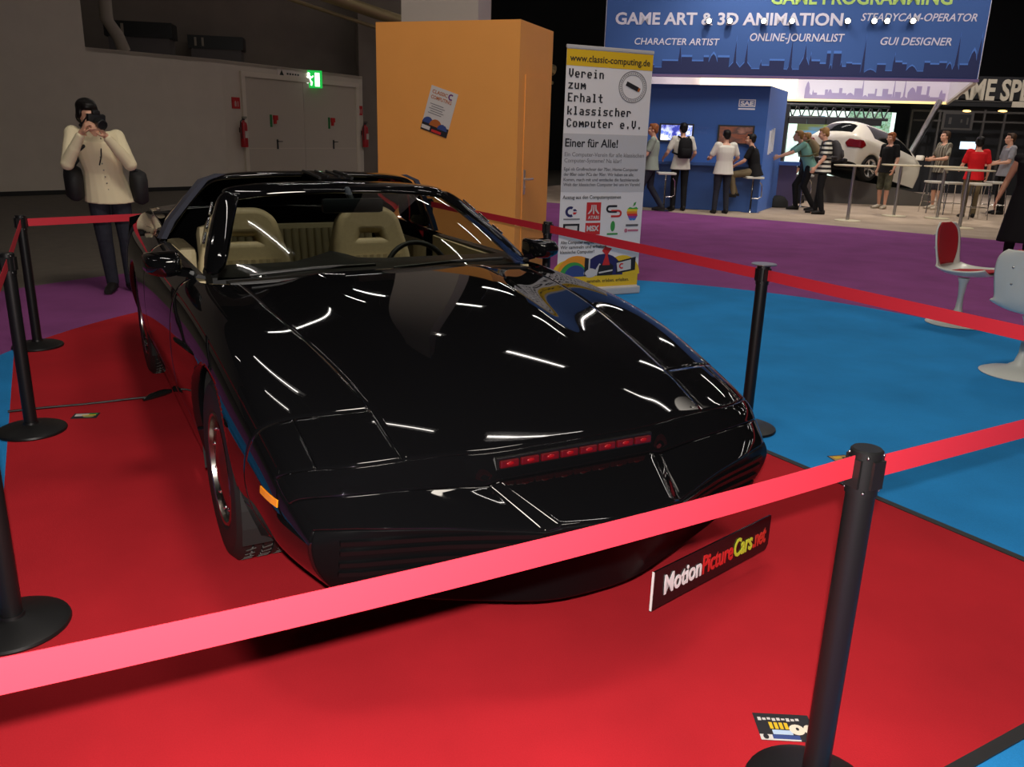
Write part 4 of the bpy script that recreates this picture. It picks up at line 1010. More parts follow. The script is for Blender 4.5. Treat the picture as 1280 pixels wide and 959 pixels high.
flyer(107, 520, 0.0, .125, .085, radians(12), 'small printed flyer on the red carpet near the cable', 1)
flyer(1050, 573, -.002, .10, .07, radians(14), 'small tan printed flyer on the blue carpet behind the front post', 2)
a = at_z(10, 516, 0); c = at_z(196, 497, 0); e = at_z(214, 492, 0)
m = MB(); pts = []
for k in range(9):
    t = k/8; p = a.lerp(c, t); pts.append((p.x, p.y, .006+.002*sin(9*t)))
m.tube(pts, .0065, 8); cab = m.build('power_cable', TRIM, None, smooth=60); tag(cab, 'thin black cable lying across the red carpet to the car', 'cable')
m = MB(); d = (e-c); m.tube([c-d*.9+Vector((0, 0, .006)), c-d*.4+Vector((0, 0, .014)), c+d*.5+Vector((0, 0, .018)), e+Vector((0, 0, .016))], [.008, .018, .020, .012], 10); m.build('plug', mat('gloss_black_plastic', (.01, .01, .01), .15), cab, smooth=60)
# ------------------------------------------------------------------ people
def ring(c, ax, ay, rx, ry, n=14):
    return [c + ax*(rx*cos(2*pi*k/n)) + ay*(ry*sin(2*pi*k/n)) for k in range(n)]
def capsule(mb, a, b, ra, rb, n=12):
    a, b = Vector(a), Vector(b); t = (b-a); L = t.length
    if L < 1e-5: mb.sphere(a, ra, n); return
    t /= L; u = t.cross(Vector((0, 0, 1)))
    if u.length < 1e-2: u = t.cross(Vector((0, 1, 0)))
    u.normalize(); v = t.cross(u); R = []
    for ang in (-80, -50, -20): R.append(ring(a+t*ra*sin(radians(ang)), u, v, ra*cos(radians(ang)), ra*cos(radians(ang)), n))
    for ang in (20, 50, 80): R.append(ring(b+t*rb*sin(radians(ang)), u, v, rb*cos(radians(ang)), rb*cos(radians(ang)), n))
    mb.loft(R)
def chain(mb, pts, rs, n=12):
    for i in range(len(pts)-1): capsule(mb, pts[i], pts[i+1], rs[i], rs[i+1], n)
def spine_loft(mb, secs, n=18):
    """secs: (centre, right axis, forward axis, rx, ry)"""
    mb.loft([ring(Vector(c), Vector(r), Vector(f), rx, ry, n) for c, r, f, rx, ry in secs])
def fused(mb, name, m, parent, voxel, smooth=4):
    o = mb.build(name, m, None); k = o.modifiers.new('r', 'REMESH'); k.mode = 'VOXEL'; k.voxel_size = voxel; k.use_smooth_shade = True
    k = o.modifiers.new('s', 'SMOOTH'); k.iterations = smooth; k.factor = .5
    baked(o); o.data.materials.clear(); o.data.materials.append(m); o.parent = parent
    return o
SKIN = mat('skin', lin(222, 168, 140), .5); SKIN2 = mat('skin_tan', lin(205, 150, 118), .5)
BASE = dict(pel=(0, 0, .96), che=(0, -.01, 1.30), nec=(0, -.01, 1.47), hea=(0, .02, 1.62),
            shL=(-.175, -.01, 1.425), shR=(.175, -.01, 1.425), elL=(-.235, -.02, 1.13), elR=(.235, -.02, 1.13), wrL=(-.245, .07, .88), wrR=(.245, .07, .88),
            hiL=(-.095, 0, .92), hiR=(.095, 0, .92), knL=(-.105, .02, .50), knR=(.105, .02, .50), anL=(-.11, -.02, .085), anR=(.11, -.02, .085), toL=(-.13, .13, .03), toR=(.13, .13, .03))
def person(label, loc, facing, h, pose, shirt, trousers, shoes, hair, skin=SKIN, sleeve='short', legs='long', voxel=.011, hairlen='short', look=(0, 1, 0), fingers=.35, top='shirt', build=1.0, extras=None, group=None, shirt_hem=.90, hand_dir=None):
    t = thing('person', label, 'person', loc, facing, group); S = h/1.75; t.scale = (S, S, S)
    J = {k: Vector(v) for k, v in BASE.items()}
    for k, v in pose.items(): J[k] = Vector(v)
    look = Vector(look).normalized()
    rh = (J['hiR']-J['hiL']).normalized(); rs = (J['shR']-J['shL']).normalized()
    up = (J['che']-J['pel']).normalized(); up2 = (J['nec']-J['che']).normalized()
    fh = up.cross(rh).normalized(); fs = up2.cross(rs).normalized()
    mid = lambda a, b, q: a+(b-a)*q
    B = build
    def torso(ex, z0=0.0, neck=True):
        p, c, n = J['pel'], J['che'], J['nec']; w_ = mid(p, c, .42)
        s = [(p-up*.07, rh, fh, .145*B+ex, .100*B+ex), (p+up*.02, rh, fh, .160*B+ex, .112*B+ex), (w_, (rh+rs).normalized(), (fh+fs).normalized(), .138*B+ex, .100*B+ex),
             (c-up*.02, rs, fs, .162*B+ex, .112*B+ex), (mid(c, n, .55), rs, fs, .170*B+ex, .098*B+ex), (mid(c, n, .82), rs, fs, .120+ex*.8, .075+ex*.8)]
        if neck: s.append((n, rs, fs, .062+ex*.4, .062+ex*.4))
        return s
    # body: one continuous surface
    mb = MB(); spine_loft(mb, torso(0.0))
    hd = J['hea']; hr = look.cross(Vector((0, 0, 1))).normalized() if abs(look.z) < .95 else rs; hu = hr.cross(look).normalized()
    capsule(mb, J['nec']-up2*.03, mid(J['nec'], hd, .6), .058, .055)
    M = Matrix((( hr.x, look.x, hu.x, hd.x), (hr.y, look.y, hu.y, hd.y), (hr.z, look.z, hu.z, hd.z), (0, 0, 0, 1)))
    def HP(x, y, z): return M @ Vector((x, y, z))
    def hs(c, r, n=14):
        g = bmesh.ops.create_uvsphere(mb.bm, u_segments=n, v_segments=n*2//3, radius=1.0); bmesh.ops.transform(mb.bm, matrix=M @ Matrix.Translation(c) @ Matrix.Diagonal((*r, 1)), verts=g['verts'])
    hs((0, -.012, .035), (.074, .093, .083), 18); hs((0, .022, -.025), (.060, .066, .080), 16); hs((0, .050, -.078), (.034, .034, .026)); hs((0, .076, .032), (.052, .018, .016))
    capsule(mb, HP(0, .084, .022), HP(0, .106, -.020), .010, .0155, 8); hs((0, .086, -.052), (.026, .012, .009)); hs((0, .084, -.066), (.022, .011, .008))
    for s in (1, -1): hs((s*.074, -.008, -.004), (.012, .022, .032)); hs((s*.040, .066, -.022), (.022, .02, .022))
    for s in ('L', 'R'):
        sh, el, wr = J['sh'+s], J['el'+s], J['wr'+s]; hp, kn, an, to = J['hi'+s], J['kn'+s], J['an'+s], J['to'+s]
        chain(mb, [sh, mid(sh, el, .45), el, mid(el, wr, .3), wr], [.056*B, .050*B, .040, .042, .027])
        chain(mb, [hp, mid(hp, kn, .4), kn, mid(kn, an, .32), an, to], [.088*B, .078*B, .055, .056, .032, .020])
        # hand: palm, four fingers of their own lengths, a thumb from the side of the palm
        d = (wr-el).normalized()
        if hand_dir and s in hand_dir: d = Vector(hand_dir[s]).normalized()
        sgn = 1 if s == 'R' else -1
        inn = (rs*-sgn); inn = (inn-d*inn.dot(d))
        if inn.length < .2: inn = Vector((0, 1, 0)).cross(d)
        inn.normalize(); thm = d.cross(inn)*(sgn if True else 1); thm.normalize()
        if thm.y < 0: thm = -thm
        palm = wr+d*.055
        mb.loft([ring(wr+d*q, thm, inn, a_, b_, 10) for q, a_, b_ in ((-.005, .026, .020), (.03, .036, .017), (.065, .041, .016), (.092, .038, .012))])
        for k, (off, ln) in enumerate(((.031, .072), (.011, .080), (-.010, .074), (-.030, .058))):
            p0 = wr+d*.085+thm*off; c1 = fingers; d1 = (d*cos(c1)+inn*sin(c1)).normalized(); d2 = (d*cos(c1*2.2)+inn*sin(c1*2.2)).normalized(); d3 = (d*cos(c1*3.1)+inn*sin(c1*3.1)).normalized()
            p1 = p0+d1*ln*.45; p2 = p1+d2*ln*.33; p3 = p2+d3*ln*.25; chain(mb, [p0, p1, p2, p3], [.0095, .0088, .0082, .0072], 7)
        p0 = wr+d*.022+thm*.026; p1 = p0+(d*.6+thm*.75+inn*.2).normalized()*.038; p2 = p1+(d*.9+thm*.25+inn*.35).normalized()*.030; p3 = p2+(d+inn*.3).normalized()*.022
        chain(mb, [p0, p1, p2, p3], [.013, .0115, .0105, .009], 7)
    body = fused(mb, 'body', skin, t, voxel, 3)
    # eyes
    e = MB()
    for s in (1, -1):
        g = bmesh.ops.create_uvsphere(e.bm, u_segments=8, v_segments=6, radius=1.0); bmesh.ops.transform(e.bm, matrix=M @ Matrix.Translation((s*.031, .080, .010)) @ Matrix.Diagonal((.012, .006, .006, 1)), verts=g['verts'])
    e.build('eyes', mat('eye_dark', (.02, .015, .012), .2), t, smooth=180)
    # hair
    hb = MB()
    def hh(c, r, n=16):
        g = bmesh.ops.create_uvsphere(hb.bm, u_segments=n, v_segments=n*2//3, radius=1.0); bmesh.ops.transform(hb.bm, matrix=M @ Matrix.Translation(c) @ Matrix.Diagonal((*r, 1)), verts=g['verts'])
    if hairlen != 'bald':
        hh((0, -.030, .055), (.083, .092, .078)); hh((0, -.062, .0), (.074, .052, .075)); hh((0, .038, .098), (.062, .045, .030))
        for s in (1, -1): hh((s*.070, -.018, .030), (.016, .045, .042))
        if hairlen == 'full': hh((0, -.025, .072), (.088, .096, .074)); hh((0, .050, .085), (.066, .036, .030)); hh((0, -.05, -.02), (.082, .062, .07)); [hh((s*.074, -.0, .02), (.018, .045, .055)) for s in (1, -1)]
        if hairlen == 'long':
            hh((0, -.03, .06), (.090, .098, .078)); hh((0, -.075, -.08), (.085, .050, .12)); hh((0, -.085, -.19), (.080, .045, .12))
            for s in (1, -1): hh((s*.078, -.02, -.05), (.022, .045, .11))
        fused(hb, 'hair', hair, t, .010, 4)
    # clothes
    if top in ('shirt', 'dress'):
        sb = MB(); s = torso(.024, neck=False)
        drop = .06 if top == 'shirt' else .52
        s = [(s[0][0]-up*drop, rh, fh, s[0][3]+.045+(.06 if top == 'dress' else 0), s[0][4]+.045+(.05 if top == 'dress' else 0)), (s[0][0], rh, fh, s[0][3]+.032, s[0][4]+.03)] + s[1:]
        s[-1] = (s[-1][0], s[-1][1], s[-1][2], .100, .075)
        spine_loft(sb, s)
        for sd in ('L', 'R'):
            sh, el, wr = J['sh'+sd], J['el'+sd], J['wr'+sd]
            if sleeve == 'short': chain(sb, [sh-rs*(.03 if sd == 'R' else -.03), sh, mid(sh, el, .35), mid(sh, el, .68)], [.070*B, .071*B, .069*B, .063*B])
            elif sleeve == 'long': chain(sb, [sh, mid(sh, el, .5), el, mid(el, wr, .45), mid(el, wr, .88)], [.070*B, .065*B, .059, .053, .040])
            elif sleeve == 'none': capsule(sb, sh-rs*(.05 if sd == 'R' else -.05), sh-rs*(.03 if sd == 'R' else -.03), .055, .05)
        for sd in ('L', 'R'): capsule(sb, mid(J['nec'], J['sh'+sd], .28)-up2*.055, J['sh'+sd]-up2*.004, .058, .070*B)
        fused(sb, 'dress' if top == 'dress' else 'shirt', shirt, t, voxel, 4)
    tb = MB(); s = torso(.014, neck=False)[:3]; spine_loft(tb, s)
    for sd in ('L', 'R'):
        hp, kn, an = J['hi'+sd], J['kn'+sd], J['an'+sd]
        if legs == 'long': chain(tb, [hp, mid(hp, kn, .45), kn, mid(kn, an, .4), mid(kn, an, .97)], [.098*B, .090*B, .073, .068, .058])
        else: chain(tb, [hp, mid(hp, kn, .5), mid(hp, kn, .98)], [.106*B, .098*B, .088])
    fused(tb, 'trousers' if legs == 'long' else 'shorts', trousers, t, voxel, 4)
    for sd in ('L', 'R'):
        an, to = J['an'+sd], J['to'+sd]; f = (to-an); f.z = 0
        f = f.normalized() if f.length > .01 else Vector((0, 1, 0)); r = f.cross(Vector((0, 0, 1))); zb = an.z-.085
        b = MB(); b.loft([ring(Vector((an.x, an.y, 0))+f*q+Vector((0, 0, zb+zc)), r, Vector((0, 0, 1)), a_, b_, 12) for q, zc, a_, b_ in ((-.075, .045, .020, .036), (-.055, .052, .038, .050), (0, .060, .042, .060), (.07, .045, .046, .044), (.14, .034, .046, .034), (.195, .028, .034, .026))])
        b.build('shoe', shoes, t, smooth=60)
    if extras: extras(t, J, M, rs, fs, up2)
    return t
def backpack(m, m2=None):
    def f(t, J, M, rs, fs, up):
        c = J['che']-fs*.19-up*.03; b = MB()
        b.loft([ring(c+up*q-fs*o, rs, fs, a_, b_, 16) for q, o, a_, b_ in ((-.22, 0, .10, .05), (-.20, .0, .145, .085), (-.05, .01, .155, .105), (.10, .0, .140, .085), (.17, -.01, .11, .06), (.19, -.02, .05, .03))])
        k = b.build('backpack', m, t, smooth=60)
        b = MB(); b.loft([ring(c+up*q-fs*(.09+o), rs, fs, a_, b_, 12) for q, o, a_, b_ in ((-.19, 0, .08, .02), (-.16, .0, .11, .04), (-.05, .005, .11, .04), (-.02, 0, .09, .02))]); b.build('front_pocket', m2 or m, k, smooth=60)
        for s, nm in ((1, 'R'), (-1, 'L')):
            p = J['sh'+nm]*.62+J['nec']*.38; b = MB(); b.tube([c+up*.15+rs*.07*s, p+up*.035-fs*.05, p+up*.03+fs*.075, J['che']+fs*.150+rs*.12*s-up*.06, J['che']+rs*.20*s-up*.14, c-up*.15+rs*.13*s], .018, 8); b.build('strap', m2 or m, k, smooth=60)
    return f
def dye(n, r, g, b_, rough=.8, **k): return mat(n, lin(r, g, b_), rough, spec=.25, **k)
HBLK = dye('hair_black', 22, 19, 18, .45); HBRN = dye('hair_brown', 66, 46, 32, .5); HRED = dye('hair_ginger', 146, 86, 50, .5); HFAIR = dye('hair_fair', 150, 112, 66, .5)
WHT = dye('cloth_white', 226, 222, 210); BLK = dye('cloth_black', 20, 19, 21); JEAN = dye('denim_dark', 44, 46, 56, noise=.15, nscale=18); GRY = dye('cloth_grey', 150, 150, 155); CAMO = dye('cloth_camouflage', 92, 92, 74, noise=.35, nscale=14)
KHA = dye('cloth_khaki', 122, 108, 82); REDC = dye('cloth_red', 206, 22, 30); TEAL = dye('cloth_teal', 120, 170, 158); SHOE = dye('shoe_dark', 30, 27, 26, .5); SHOEW = dye('shoe_pale', 190, 178, 160, .6); CREAM = dye('shirt_cream', 238, 226, 190)
def striped(name, c1, c2, scale, axis=2, width=.5):
    m = mat(name, lin(*c1), .8); nt = m.node_tree; tc = nt.nodes.new('ShaderNodeTexCoord'); sp = nt.nodes.new('ShaderNodeSeparateXYZ'); nt.links.new(tc.outputs['Object'], sp.inputs[0])
    mu = nt.nodes.new('ShaderNodeMath'); mu.operation = 'MULTIPLY'; mu.inputs[1].default_value = scale; nt.links.new(sp.outputs[axis], mu.inputs[0])
    fr = nt.nodes.new('ShaderNodeMath'); fr.operation = 'FRACT'; nt.links.new(mu.outputs[0], fr.inputs[0])
    gt = nt.nodes.new('ShaderNodeMath'); gt.operation = 'GREATER_THAN'; gt.inputs[1].default_value = width; nt.links.new(fr.outputs[0], gt.inputs[0])
    mx = nt.nodes.new('ShaderNodeMix'); mx.data_type = 'RGBA'; mx.inputs['A'].default_value = (*lin(*c1), 1); mx.inputs['B'].default_value = (*lin(*c2), 1)
    nt.links.new(gt.outputs[0], mx.inputs['Factor']); nt.links.new(mx.outputs['Result'], nt.nodes['Principled BSDF'].inputs['Base Color']); return m
STRIPE = striped('cloth_striped', (22, 20, 22), (225, 220, 205), 11); PLAID = striped('cloth_plaid', (88, 78, 66), (150, 146, 130), 16, 0, .6)

# photographer at the left, camera held to the eye, bags at both hips
def photo_kit(t, J, M, rs, fs, up):
    cm = mat('camera_body', (.012, .012, .013), .45)
    c = M @ Vector((-.012, .150, .000)); X = (M.to_3x3() @ Vector((1, 0, 0))).normalized(); Y = (M.to_3x3() @ Vector((0, 1, 0))).normalized(); Z = X.cross(Y)
    T = Matrix(((X.x, Y.x, Z.x, c.x), (X.y, Y.y, Z.y, c.y), (X.z, Y.z, Z.z, c.z), (0, 0, 0, 1)))
    k = thing('photo_camera', 'black camera with lens held to the photographer\'s face', 'camera', (0, 0, 0)); 
    W_ = t.matrix_world if False else Matrix.Translation(t.location) @ Matrix.Rotation(t.rotation_euler.z, 4, 'Z') @ Matrix.Diagonal((*t.scale, 1))
    k.matrix_world = W_ @ T
    b = MB(); b.box((0, 0, 0), (.145, .055, .100), bevel=.012); b.box((0, -.005, .062), (.06, .05, .04), bevel=.01); b.build('camera_body', cm, k, smooth=40)
    b = MB(); b.lathe([(.028, 0), (.036, .0), (.038, .06), (.041, .065), (.041, .115), (.036, .118), (.034, .10), (0, .10)], 24, Matrix.Translation((0, .025, -.005)) @ Matrix.Rotation(-pi/2, 4, 'X')); b.build('lens', cm, k, smooth=40)
    b = MB(); b.tube([(.072, 0, .03), (.10, -.05, -.05), (.09, -.10, -.18)], .007, 8); b.build('neck_strap', cm, k, smooth=60)
    bg = mat('bag_black', (.012, .012, .013), .7)
    for s, nm in ((1, 'R'), (-1, 'L')):
        c = J['pel']+rs*.265*s+Vector((0, .0, .03)); b = MB()
        b.loft([ring(c+Vector((0, 0, q)), fs, rs, a_, b_, 16) for q, a_, b_ in ((-.14, .10, .05), (-.12, .125, .075), (.05, .125, .08), (.11, .11, .07), (.13, .06, .04))]); g = b.build('shoulder_bag', bg, t, smooth=60)
        b = MB(); b.tube([c+Vector((0, 0, .11)), J['che']+rs*.17*s+fs*.13, J['sh'+('L' if s > 0 else 'R')]*.55+J['nec']*.45+up*.06, J['che']-fs*.16+rs*.05*s, c+Vector((0, 0, .10))-fs*.06], .015, 8); b.build('bag_strap', bg, g, smooth=60)
    b = MB(); b.tube([J['nec']+fs*.06-rs*.05, J['che']+fs*.155-rs*.01-up*.02, J['che']+fs*.155+rs*.02-up*.10], .006, 6); b.build('lanyard', bg, t, smooth=60)
    b = MB()
    for q in range(6): b.sphere(J['pel']*(1-q*.17)+J['che']*(q*.17)+fs*.138+Vector((0, .0, .02)), .007, 8)
    b.build('shirt_buttons', mat('button', (.3, .27, .22), .4), t, smooth=180)
    b = MB(); b.loft([[J['nec']+rs*x+fs*y+up*z for x, y, z in q] for q in ([(-.085, .0, .0), (-.03, .09, -.06), (-.065, .085, -.03)], [(-.07, .0, .055), (-.015, .075, -.03), (-.05, .07, .02)])]); b.loft([[J['nec']+rs*-x+fs*y+up*z for x, y, z in q] for q in ([(-.085, .0, .0), (-.03, .09, -.06), (-.065, .085, -.03)], [(-.07, .0, .055), (-.015, .075, -.03), (-.05, .07, .02)])]); b.build('collar', CREAM, t)
pp = at_z(153, 364, -.004)
person('person in cream long sleeved shirt taking a photo with a raised camera', (pp.x, pp.y, -.004), radians(180+30), 1.72,
       dict(pel=(.03, -.03, .95), che=(.075, .0, 1.28), nec=(.095, .04, 1.44), hea=(.135, .09, 1.56), shL=(-.085, .03, 1.385), shR=(.265, .03, 1.41), elL=(-.155, .20, 1.16), elR=(.335, .14, 1.16), wrL=(.025, .270, 1.40), wrR=(.205, .255, 1.42),
            hiL=(-.06, -.03, .92), hiR=(.12, -.03, .92), knL=(-.08, .0, .50), knR=(.10, .0, .50), anL=(-.09, -.03, .085), anR=(.07, -.03, .085), toL=(-.13, .12, .03), toR=(.12, .12, .03)),
       CREAM, JEAN, SHOE, HBLK, SKIN, 'long', voxel=.0075, hairlen='full', look=(-.30, 1, -.25), fingers=.62, extras=photo_kit, hand_dir=dict(L=(.5, .45, .7), R=(-.45, .4, .8)))
# ------------------------------------------------------------------ booths beyond the aisle
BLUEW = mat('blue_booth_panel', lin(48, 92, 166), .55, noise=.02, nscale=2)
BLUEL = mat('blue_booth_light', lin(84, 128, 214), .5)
bb_r = at_z(946, 265.4, 0)
bb_a = radians(-12.4)
BBL = 3.55; BBH = 2.60
bx, by = bb_r.x, bb_r.y
booth2 = thing('blue_booth', 'blue exhibition booth wall with two built-in screens', 'booth', (bx, by, 0), bb_a)
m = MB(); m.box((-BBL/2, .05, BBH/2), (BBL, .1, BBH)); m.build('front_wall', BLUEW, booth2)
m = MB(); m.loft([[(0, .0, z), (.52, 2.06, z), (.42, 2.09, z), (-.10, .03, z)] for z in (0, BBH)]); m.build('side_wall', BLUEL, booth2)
m = MB(); m.box((-BBL/2-.02, -.09, .98), (BBL+.02, .18, .06)); m.box((-BBL/2-.02, -.03, .48), (BBL, .06, .95)); m.build('counter_front', mat('blue_counter', lin(40, 78, 142), .5), booth2)
def bpx2(px, py): return local_px(booth2, px, py)
def panel(px0, py0, px1, py1, name, m_, y=-.02, d=.02, par=booth2):
    x0, z1 = bpx2(px0, py0); x1, z0 = bpx2(px1, py1); return rectplate(x0, x1, z0, z1, y, d, name, m_, par)
def scr(name, stops, estr, scale, vec=(1, 1, 1)):
    m = mat(name, (0, 0, 0), .3); nt = m.node_tree; b = nt.nodes['Principled BSDF']; tc = nt.nodes.new('ShaderNodeTexCoord'); mp = nt.nodes.new('ShaderNodeMapping'); mp.inputs['Scale'].default_value = vec
    n = nt.nodes.new('ShaderNodeTexNoise'); n.inputs['Scale'].default_value = scale; n.inputs['Detail'].default_value = 3; r = nt.nodes.new('ShaderNodeValToRGB')
    r.color_ramp.elements[0].position = stops[0][0]; r.color_ramp.elements[0].color = (*lin(*stops[0][1]), 1); r.color_ramp.elements[1].position = stops[-1][0]; r.color_ramp.elements[1].color = (*lin(*stops[-1][1]), 1)
    for p_, c in stops[1:-1]: e = r.color_ramp.elements.new(p_); e.color = (*lin(*c), 1)
    nt.links.new(tc.outputs['Object'], mp.inputs[0]); nt.links.new(mp.outputs[0], n.inputs['Vector']); nt.links.new(n.outputs['Fac'], r.inputs['Fac']); nt.links.new(r.outputs['Color'], b.inputs['Emission Color']); b.inputs['Emission Strength'].default_value = estr
    return m
f = panel(825, 154, 866, 178, 'screen_bezel', TRIM, -.05, .05)
panel(827, 156, 864, 176, 'screen_image', scr('screen_blue_white', [(.35, (40, 50, 150)), (.5, (200, 205, 250)), (.56, (70, 100, 200)), (.65, (250, 250, 255))], 1.6, 5), -.056, .006, f)
f = panel(898, 156, 941, 181, 'screen_bezel', TRIM, -.05, .05)
panel(900, 158, 939, 179.5, 'screen_image', scr('screen_brown', [(.35, (60, 20, 10)), (.5, (140, 62, 24)), (.6, (70, 30, 20)), (.7, (170, 110, 90))], .55, 2.2, (1, 1, 2)), -.056, .006, f)
x0, z1 = bpx2(924, 124); x1, z0 = bpx2(944, 134)
BW_ = mat('booth_white', lin(235, 235, 240), .5)
fr_ = MB()
for a_ in ((x0, x1, z1-.02, z1), (x0, x1, z0, z0+.02), (x0, x0+.02, z0, z1), (x1-.02, x1, z0, z1)): fr_.box(((a_[0]+a_[1])/2, -.004, (a_[2]+a_[3])/2), (a_[1]-a_[0], .006, a_[3]-a_[2]))
fr_.build('logo_frame', BW_, booth2)
fit_text('SAE', x0+.035, x1-.035, z0+.035, z1-z0-.07, booth2, BW_, y=-.004, bold=.05, depth=.003)
rectplate(x0, x1, z0-.055, z0-.025, -.004, .004, 'logo_line', BW_, booth2)
for py in (159, 165): 
    xa, za = bpx2(871, py); fit_text('Digital', xa, xa+.26, za-.03, .05, booth2, mat('faint_blue_print', lin(74, 104, 176), .5), y=-.003, depth=.001) if py == 159 else fit_text('Media', xa+.03, xa+.23, za-.03, .05, booth2, MATS['faint_blue_print'], y=-.003, depth=.001)
# leaflets on the side wall and the little desk there
sw = MB()
for k in range(3): sw.box((.015+(.45+k*.2)*.252, .45+k*.2, 1.46+.03*k), (.02, .13, .5), rz=-.247)
sw.build('leaflet_holder', BW_, booth2)
dk = thing('demo_desk', 'blue topped demo desk beside the blue booth wall', 'desk', (bx+1.15, by+2.0, 0), bb_a)
m = MB(); m.box((0, 0, 1.0), (.55, .5, .08)); m.build('desk_top', BLUEL, dk)
m = MB(); m.box((0, .04, .48), (.45, .42, .96)); m.build('cabinet', mat('violet_grey', lin(98, 84, 124), .5), dk)

# lit stage behind, its screen wall
LED = thing('screen_wall', 'large bright screen wall showing a landscape and a crowd behind the white car', 'screen', (9.0, 26.0, 0), radians(-2))
def lp(px, py): return local_px(LED, px, py)
def lplate(px0, py0, px1, py1, name, m_, y=-.02, d=.02):
    x0, z1 = lp(px0, py0); x1, z0 = lp(px1, py1); return rectplate(x0, x1, z0, z1, y, d, name, m_, LED)
lplate(985, 137, 1108, 222, 'screen_border', mat('screen_mint', lin(225, 245, 235), .4, emit=lin(215, 245, 232), estr=1.0), 0, .2)
lplate(1062, 139, 1106, 200, 'crowd_image', scr('screen_crowd', [(.3, (70, 110, 60)), (.48, (170, 215, 190)), (.55, (110, 150, 100)), (.7, (225, 245, 240))], 1.0, 9))
lplate(998, 144, 1028, 172, 'landscape_image', scr('screen_landscape', [(.3, (60, 74, 56)), (.5, (120, 130, 80)), (.55, (100, 150, 190)), (.7, (150, 200, 235))], .9, 1.1, (.4, 1, 2)))
lplate(1030, 148, 1060, 178, 'landscape_image', scr('screen_landscape2', [(.35, (70, 84, 50)), (.5, (140, 150, 70)), (.65, (180, 215, 220))], .9, 1.0, (.4, 1, 2)))
TRUSS = mat('dark_truss', (.02, .02, .022), .5)
tr = thing('lighting_truss', 'dark lighting truss with small lamps over the screen wall', 'truss', (9.0, 25.4, 0), 0)
xa, za = local_px(tr, 975, 130); xb, zb_ = local_px(tr, 1112, 134)
m = MB()
for z in (za, za-.35): m.tube([(xa, 0, z), (xb, 0, z)], .04, 8)
for k in range(24):
    x = xa+(xb-xa)*k/24; m.tube([(x, 0, za-.35*(k % 2)), (x+(xb-xa)/24, 0, za-.35*((k+1) % 2))], .02, 6)
m.build('chords', TRUSS, tr, smooth=40)
m = MB(); m.tube([(xa+.15, 0, 0), (xa+.15, 0, za)], .16, 10); m.build('mast', TRUSS, tr)
for k in range(5):
    x = xa+.5+(xb-xa-1)*k/4; m = MB(); m.box((x, -.12, za-.45), (.5, .2, .16)); l = m.build('lamp_bar', TRUSS, tr)
m = MB(); m.box((10.6, 31.0, 2.0), (9, .15, 4.0)); tag(m.build('dark_backdrop', mat('black_drape', (.006, .006, .007), .9), None), 'dark drape behind the screen wall', 'drape')

# hanging banner ring with lit inner faces
ring_z = 2.92
RB = thing('hanging_banner', 'huge blue hanging fabric banner with job titles and a skyline', 'banner', (2.0, 18.70, 0), radians(-10.7))
def rp(px, py): return local_px(RB, px, py)
xl = rp(756, 60)[0]; xr = rp(1222, 97)[0]; zb0 = rp(1000, 96)[1]; RT = 7.2; RD = 9.5
FAB = mat('blue_fabric', lin(60, 98, 166), .7); 
m = MB(); m.box(((xl+xr)/2, .02, (zb0+RT)/2), (xr-xl, .04, RT-zb0)); m.build('front_fabric', FAB, RB)
m = MB(); m.box(((xl+xr)/2, .0, zb0-.02), (xr-xl+.04, .10, .05)); m.build('bottom_rail', mat('rail_violet', lin(120, 96, 140), .4), RB)
LITW = mat('lit_white_fabric', lin(240, 232, 240), .7)
SX = 2.1
m = MB(); m.box(((xl+xr)/2+SX, RD, (zb0+RT)/2), (xr-xl, .04, RT-zb0)); m.build('rear_fabric', LITW, RB)
for x in (xl, xr): m = MB(); m.loft([[(x-.02, 0.03, z), (x+.02, 0.03, z), (x+SX+.02, RD, z), (x+SX-.02, RD, z)] for z in (zb0, RT)]); m.build('side_fabric', LITW, RB)
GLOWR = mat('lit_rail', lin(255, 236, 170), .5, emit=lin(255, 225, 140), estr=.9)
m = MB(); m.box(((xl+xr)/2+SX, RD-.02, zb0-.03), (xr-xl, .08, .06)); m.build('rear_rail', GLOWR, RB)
m = MB(); m.loft([[(xr-.04, .1, z), (xr+.04, .1, z), (xr+SX+.04, RD, z), (xr+SX-.04, RD, z)] for z in (zb0-.06, zb0)]); m.build('side_rail', mat('side_rail_pale', lin(200, 190, 180), .5), RB)
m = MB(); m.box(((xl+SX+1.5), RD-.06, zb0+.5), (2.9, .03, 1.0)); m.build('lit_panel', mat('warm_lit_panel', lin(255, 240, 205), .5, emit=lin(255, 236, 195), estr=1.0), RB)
WT_ = mat('banner_white_print', lin(226, 222, 236), .6); GT_ = mat('banner_green_print', lin(190, 224, 120), .6); SKY1 = mat('skyline_navy', lin(34, 44, 92), .7); SKY0 = mat('skyline_mid', lin(84, 132, 214), .7)
def line(txt, px0, px1, pyb, pyt, m_, bold=.0, shear=.0):
    x0, z0 = rp(px0, pyb); x1, _ = rp(px1, pyb); z1 = rp(px0, pyt)[1]; fit_text(txt, x0, x1, z0, z1-z0, RB, m_, y=-.006, bold=bold, shear=shear, depth=.003)
line('GAME ART & 3D ANIMATION', 769, 1053, 30, 15, WT_, .028)
line('CHARACTER ARTIST', 793, 899, 55.5, 47, WT_, .010, .12)
line('ONLINE-JOURNALIST', 937, 1055, 51, 41, WT_, .010, .12)
line('STEADYCAM-OPERATOR', 1076, 1221, 26, 16, WT_, .010, .22)
line('GUI DESIGNER', 1100, 1189, 56, 46, WT_, .010, .18)
line('GAME PROGRAMMING', 963, 1190, 5, -12, GT_, .028)
random.seed(21)
